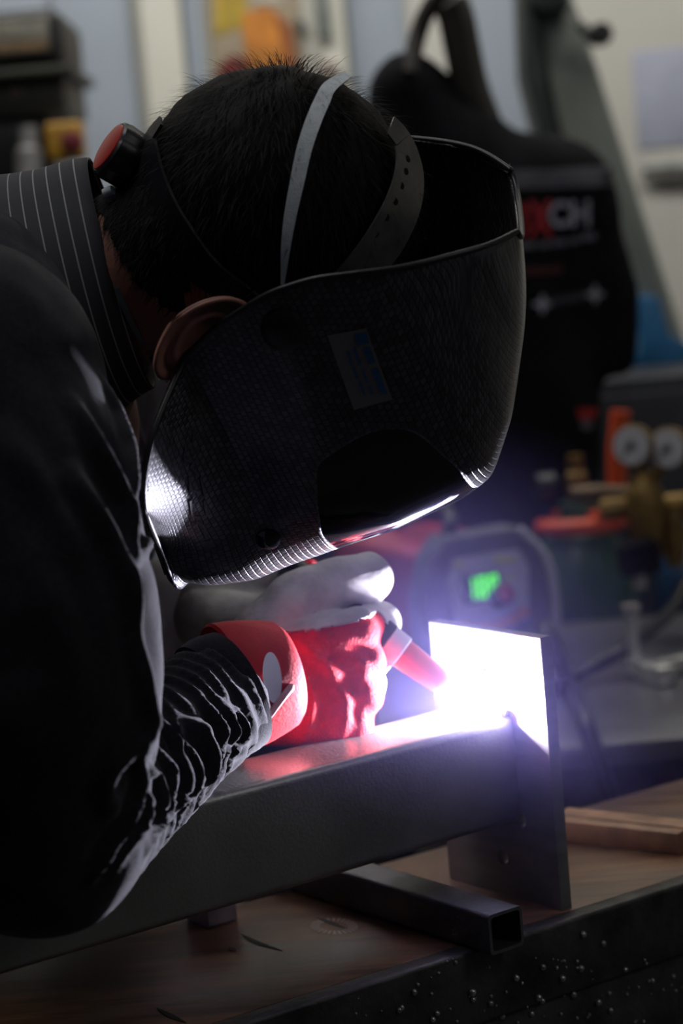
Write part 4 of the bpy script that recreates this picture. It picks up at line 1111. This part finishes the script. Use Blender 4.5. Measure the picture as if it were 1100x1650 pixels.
# slanting grey-green machine arm with blue foot, right
AY = 3.35
arm = thing('sheet_metal_machine', 'slanting grey-green machine column with blue foot behind the jacket', 'machine', on_y(1060, 700, AY))
AG = mat('machine_green_grey', (.19,.205,.185), .5, 0, .12, 8); DKG = mat('dark_green', (.012,.018,.018), .5)
def slab(name, poly, yy, depth, m, parent, bv=.004):
    q = [on_y(x, y, yy) for x, y in poly]; n = len(q); v = q+[p+Vector((0,depth,0)) for p in q]
    f = [tuple(range(n)), tuple(range(2*n-1, n-1, -1))]+[(k, (k+1) % n, n+(k+1) % n, n+k) for k in range(n)]
    me = mesh(name, v, f); bm = bmesh.new(); bm.from_mesh(me); bmesh.ops.recalc_face_normals(bm, faces=bm.faces); bm.to_mesh(me); bm.free()
    if bv: bevel(me, bv, 2, 25)
    return sharp(link(name, me, m, parent))
slab('column', [(868,-60),(900,-60),(935,30),(962,110),(1000,230),(1055,400),(1110,570),(1110,640),(1040,640),(985,440),(900,200),(872,60)], AY, .12, AG, arm)
slab('column_shade', [(838,-60),(880,-60),(872,60),(885,160),(905,300),(875,240),(845,120)], AY-.02, .14, DKG, arm)  # dark slab standing in for the shadow along the column's left edge
slab('top_cap', [(850,-60),(912,-60),(918,14),(880,24),(852,10)], AY-.04, .16, DKG, arm)
slab('foot', [(1025,478),(1062,478),(1078,540),(1120,560),(1120,604),(1010,606),(1016,590),(1030,560)], AY-.08, .08, mat('blue_paint', (.010,.085,.20), .45, 0, .1), arm)
slab('base', [(1020,608),(1120,606),(1120,700),(1040,700)], AY-.06, .1, mat('dull_grey', (.06,.065,.065), .6), arm)  # lower base in plain dark grey
pa, pb_ = on_y(1045,690,AY).x, on_y(1200,690,AY).x
box('pedestal', W0, (pa, pb_, AY, AY+.2, 0, on_y(1080,640,AY).z), DKG, arm, .008)
lathe('crank_knob', on_y(955,62,AY-.03), (.5,-1,.2), [(0,.012),(.02,.018),(.03,.016)], BLACKP, arm, 20)
tube('crank', [on_y(935,40,AY-.02), on_y(960,66,AY-.03), on_y(980,45,AY-.02)], .008, DKG, arm)

# notice, conduit on the wall
tag(wall_rect('paper_notice', 1022, 1130, 78, 236, WY-.001, .003, mat('pale_blue_paper', (.36,.38,.48), .7, 0, .04)), 'pale blue paper notice pinned to the wall at top right', 'notice')
cdt = tube('conduit', [on_y(1035,272,WY-.025), on_y(1180,262,WY-.025)], .012, mat('grey_pipe', (.25,.26,.25), .5), None); tag(cdt, 'thin grey pipe running along the wall below the paper notice', 'pipe')

# picture on the wall
pic = thing('wall_poster', 'colourful poster with orange and yellow shapes on the wall above the head', 'poster', on_y(405, 100, WY))
wall_rect('sheet', 334, 485, -80, 150, WY-.001, .004, mat('poster_base', (.30,.25,.18), .6, 0, .15, 10), pic)
def flat_print(name, poly, m, k=1):
    q = [on_y(x, y, WY-.006-.0008*k) for x, y in poly]; return link(name, mesh(name, q, [tuple(range(len(q)))]), m, pic, smooth=False)
flat_print('printed_shape', [(345,-80),(395,-80),(398,40),(345,60)], mat('poster_yellow', (.36,.25,.03), .6), 1)
flat_print('printed_shape', [(392,20),(430,10),(455,25),(470,60),(465,100),(470,150),(390,150),(396,90),(390,50)], mat('poster_orange', (.52,.19,.025), .6, 0, .3, 14), 2)
flat_print('printed_shape', [(405,-80),(460,-80),(455,5),(410,8)], mat('poster_cream', (.45,.42,.34), .6), 3)
flat_print('printed_shape', [(440,20),(470,40),(478,110),(462,120),(452,60)], mat('poster_brown', (.26,.08,.02), .6), 4)
flat_print('printed_shape', [(355,105),(372,88),(398,95),(400,150),(350,150)], mat('poster_red', (.16,.012,.01), .6), 5)
flat_print('printed_shape', [(478,30),(492,36),(490,58),(478,52)], mat('poster_black', (.03,.04,.04), .6), 6)
tag(wall_rect('wall_switch', 508, 530, -20, 62, WY-.061, .02, mat('switch_grey', (.14,.16,.15), .5)), 'dark narrow switch box high on the cream post', 'switch box')
tag(wall_rect('wall_socket', 516, 545, 100, 140, WY-.061, .02, mat('socket_brown', (.25,.2,.17), .5)), 'small brown socket box low on the cream post', 'socket box')

# machine tool, left
MY = 3.3
mt = thing('machine_tool', 'dark olive machine tool head with name plate at the left edge', 'machine', on_y(30, 400, MY))
OLV = mat('olive_machine', (.026,.028,.020), .5, 0, .15); BLKM = mat('machine_black', (.008,.008,.008), .5)
pbox('head_cover', -120, 100, 18, 112, MY, .3, BLKM, mt, .02, 4)
np_ = pbox('name_plate', -70, 78, 36, 88, MY-.004, .006, mat('plate_tan', (.17,.16,.13), .5), mt, .001)
for (a, b, c_, d) in ((5,12,44,60),(16,22,44,60),(26,34,46,60),(38,46,45,60),(50,56,46,60),(60,66,47,60)):
    pbox('plate_mark', a, b, c_, d, MY-.006, .003, mat('mark_pale', (.25,.24,.20), .5), np_, 0)
pbox('plate_band', -70, 78, 70, 84, MY-.006, .003, mat('band_brown', (.17,.11,.06), .5), np_, 0)
pbox('gear_case', -120, 118, 112, 128, MY-.03, .33, OLV, mt, .004)
pbox('gear_case', -120, 106, 129, 190, MY, .3, OLV, mt, .006)
pbox('badge', 14, 34, 142, 156, MY-.003, .004, mat('badge_brown', (.10,.07,.05), .5), mt, .001)
pbox('under_frame', -120, 84, 192, 330, MY+.02, .25, BLKM, mt, .006)
ua, ub = on_y(-110,300,MY+.04).x, on_y(76,300,MY+.04).x
box('pedestal', W0, (ua, ub, MY+.04, MY+.30, 0, on_y(0,330,MY+.04).z+.02), OLV, mt, .01)
lathe('quill', on_y(46,205,MY-.02), C2W((.02,-1,0)), [(0,.014),(.03,.014),(.035,.02),(.2,.02)], STEEL, mt, 24)
es = thing('emergency_stop', 'yellow emergency stop box with dark red button on the machine tool', 'stop switch', on_y(103, 230, MY-.02))
pbox('box', 74, 134, 196, 258, MY-.03, .045, mat('stop_yellow', (.36,.19,.015), .5), es, .006, 3)
lathe('button', on_y(114,230,MY-.03), (.25,-1,0), [(0,.010),(.012,.010),(.013,.017),(.024,.015),(.026,.008)], mat('stop_red', (.12,.012,.02), .4), es, 24)
tag(pbox('white_cable_duct', 96, 140, 262, 420, MY+.05, .04, mat('duct_white', (.5,.48,.45), .5), None), 'pale duct below the emergency stop box', 'duct')

# ------------------------------------------------------------------ welding fume round the arc, a haze added in place of lens bloom
bm = bmesh.new(); bmesh.ops.create_icosphere(bm, subdivisions=3, radius=1.0); glare_me = bpy.data.meshes.new('arc_glare'); bm.to_mesh(glare_me); bm.free()
glare_o = bpy.data.objects.new('arc_glare', glare_me); COL.objects.link(glare_o); glare_o.location = ARC; glare_o.scale = (.20,)*3
m = bpy.data.materials.new('glare'); m.use_nodes = True; nt = m.node_tree; N = nt.nodes; L = nt.links; N.remove(N['Principled BSDF'])
vs = N.new('ShaderNodeVolumeScatter'); vs.inputs['Color'].default_value = (.46,.40,1,1); vs.inputs['Anisotropy'].default_value = .0
tc = N.new('ShaderNodeTexCoord'); ln = N.new('ShaderNodeVectorMath'); ln.operation = 'LENGTH'; L.new(tc.outputs['Object'], ln.inputs[0])
mr = N.new('ShaderNodeMapRange'); mr.inputs[1].default_value = 0.0; mr.inputs[2].default_value = 1.0; mr.inputs[3].default_value = 1.0; mr.inputs[4].default_value = 0.0; L.new(ln.outputs['Value'], mr.inputs[0])
ml = N.new('ShaderNodeMath'); ml.operation = 'MULTIPLY'; ml.inputs[1].default_value = .42; L.new(mr.outputs[0], ml.inputs[0]); L.new(ml.outputs[0], vs.inputs['Density'])
L.new(vs.outputs[0], N['Material Output'].inputs['Volume']); glare_me.materials.append(m)
tag(glare_o, 'bluish glowing welding fume around the arc, lens bloom put in as a haze', 'smoke', kind='stuff')
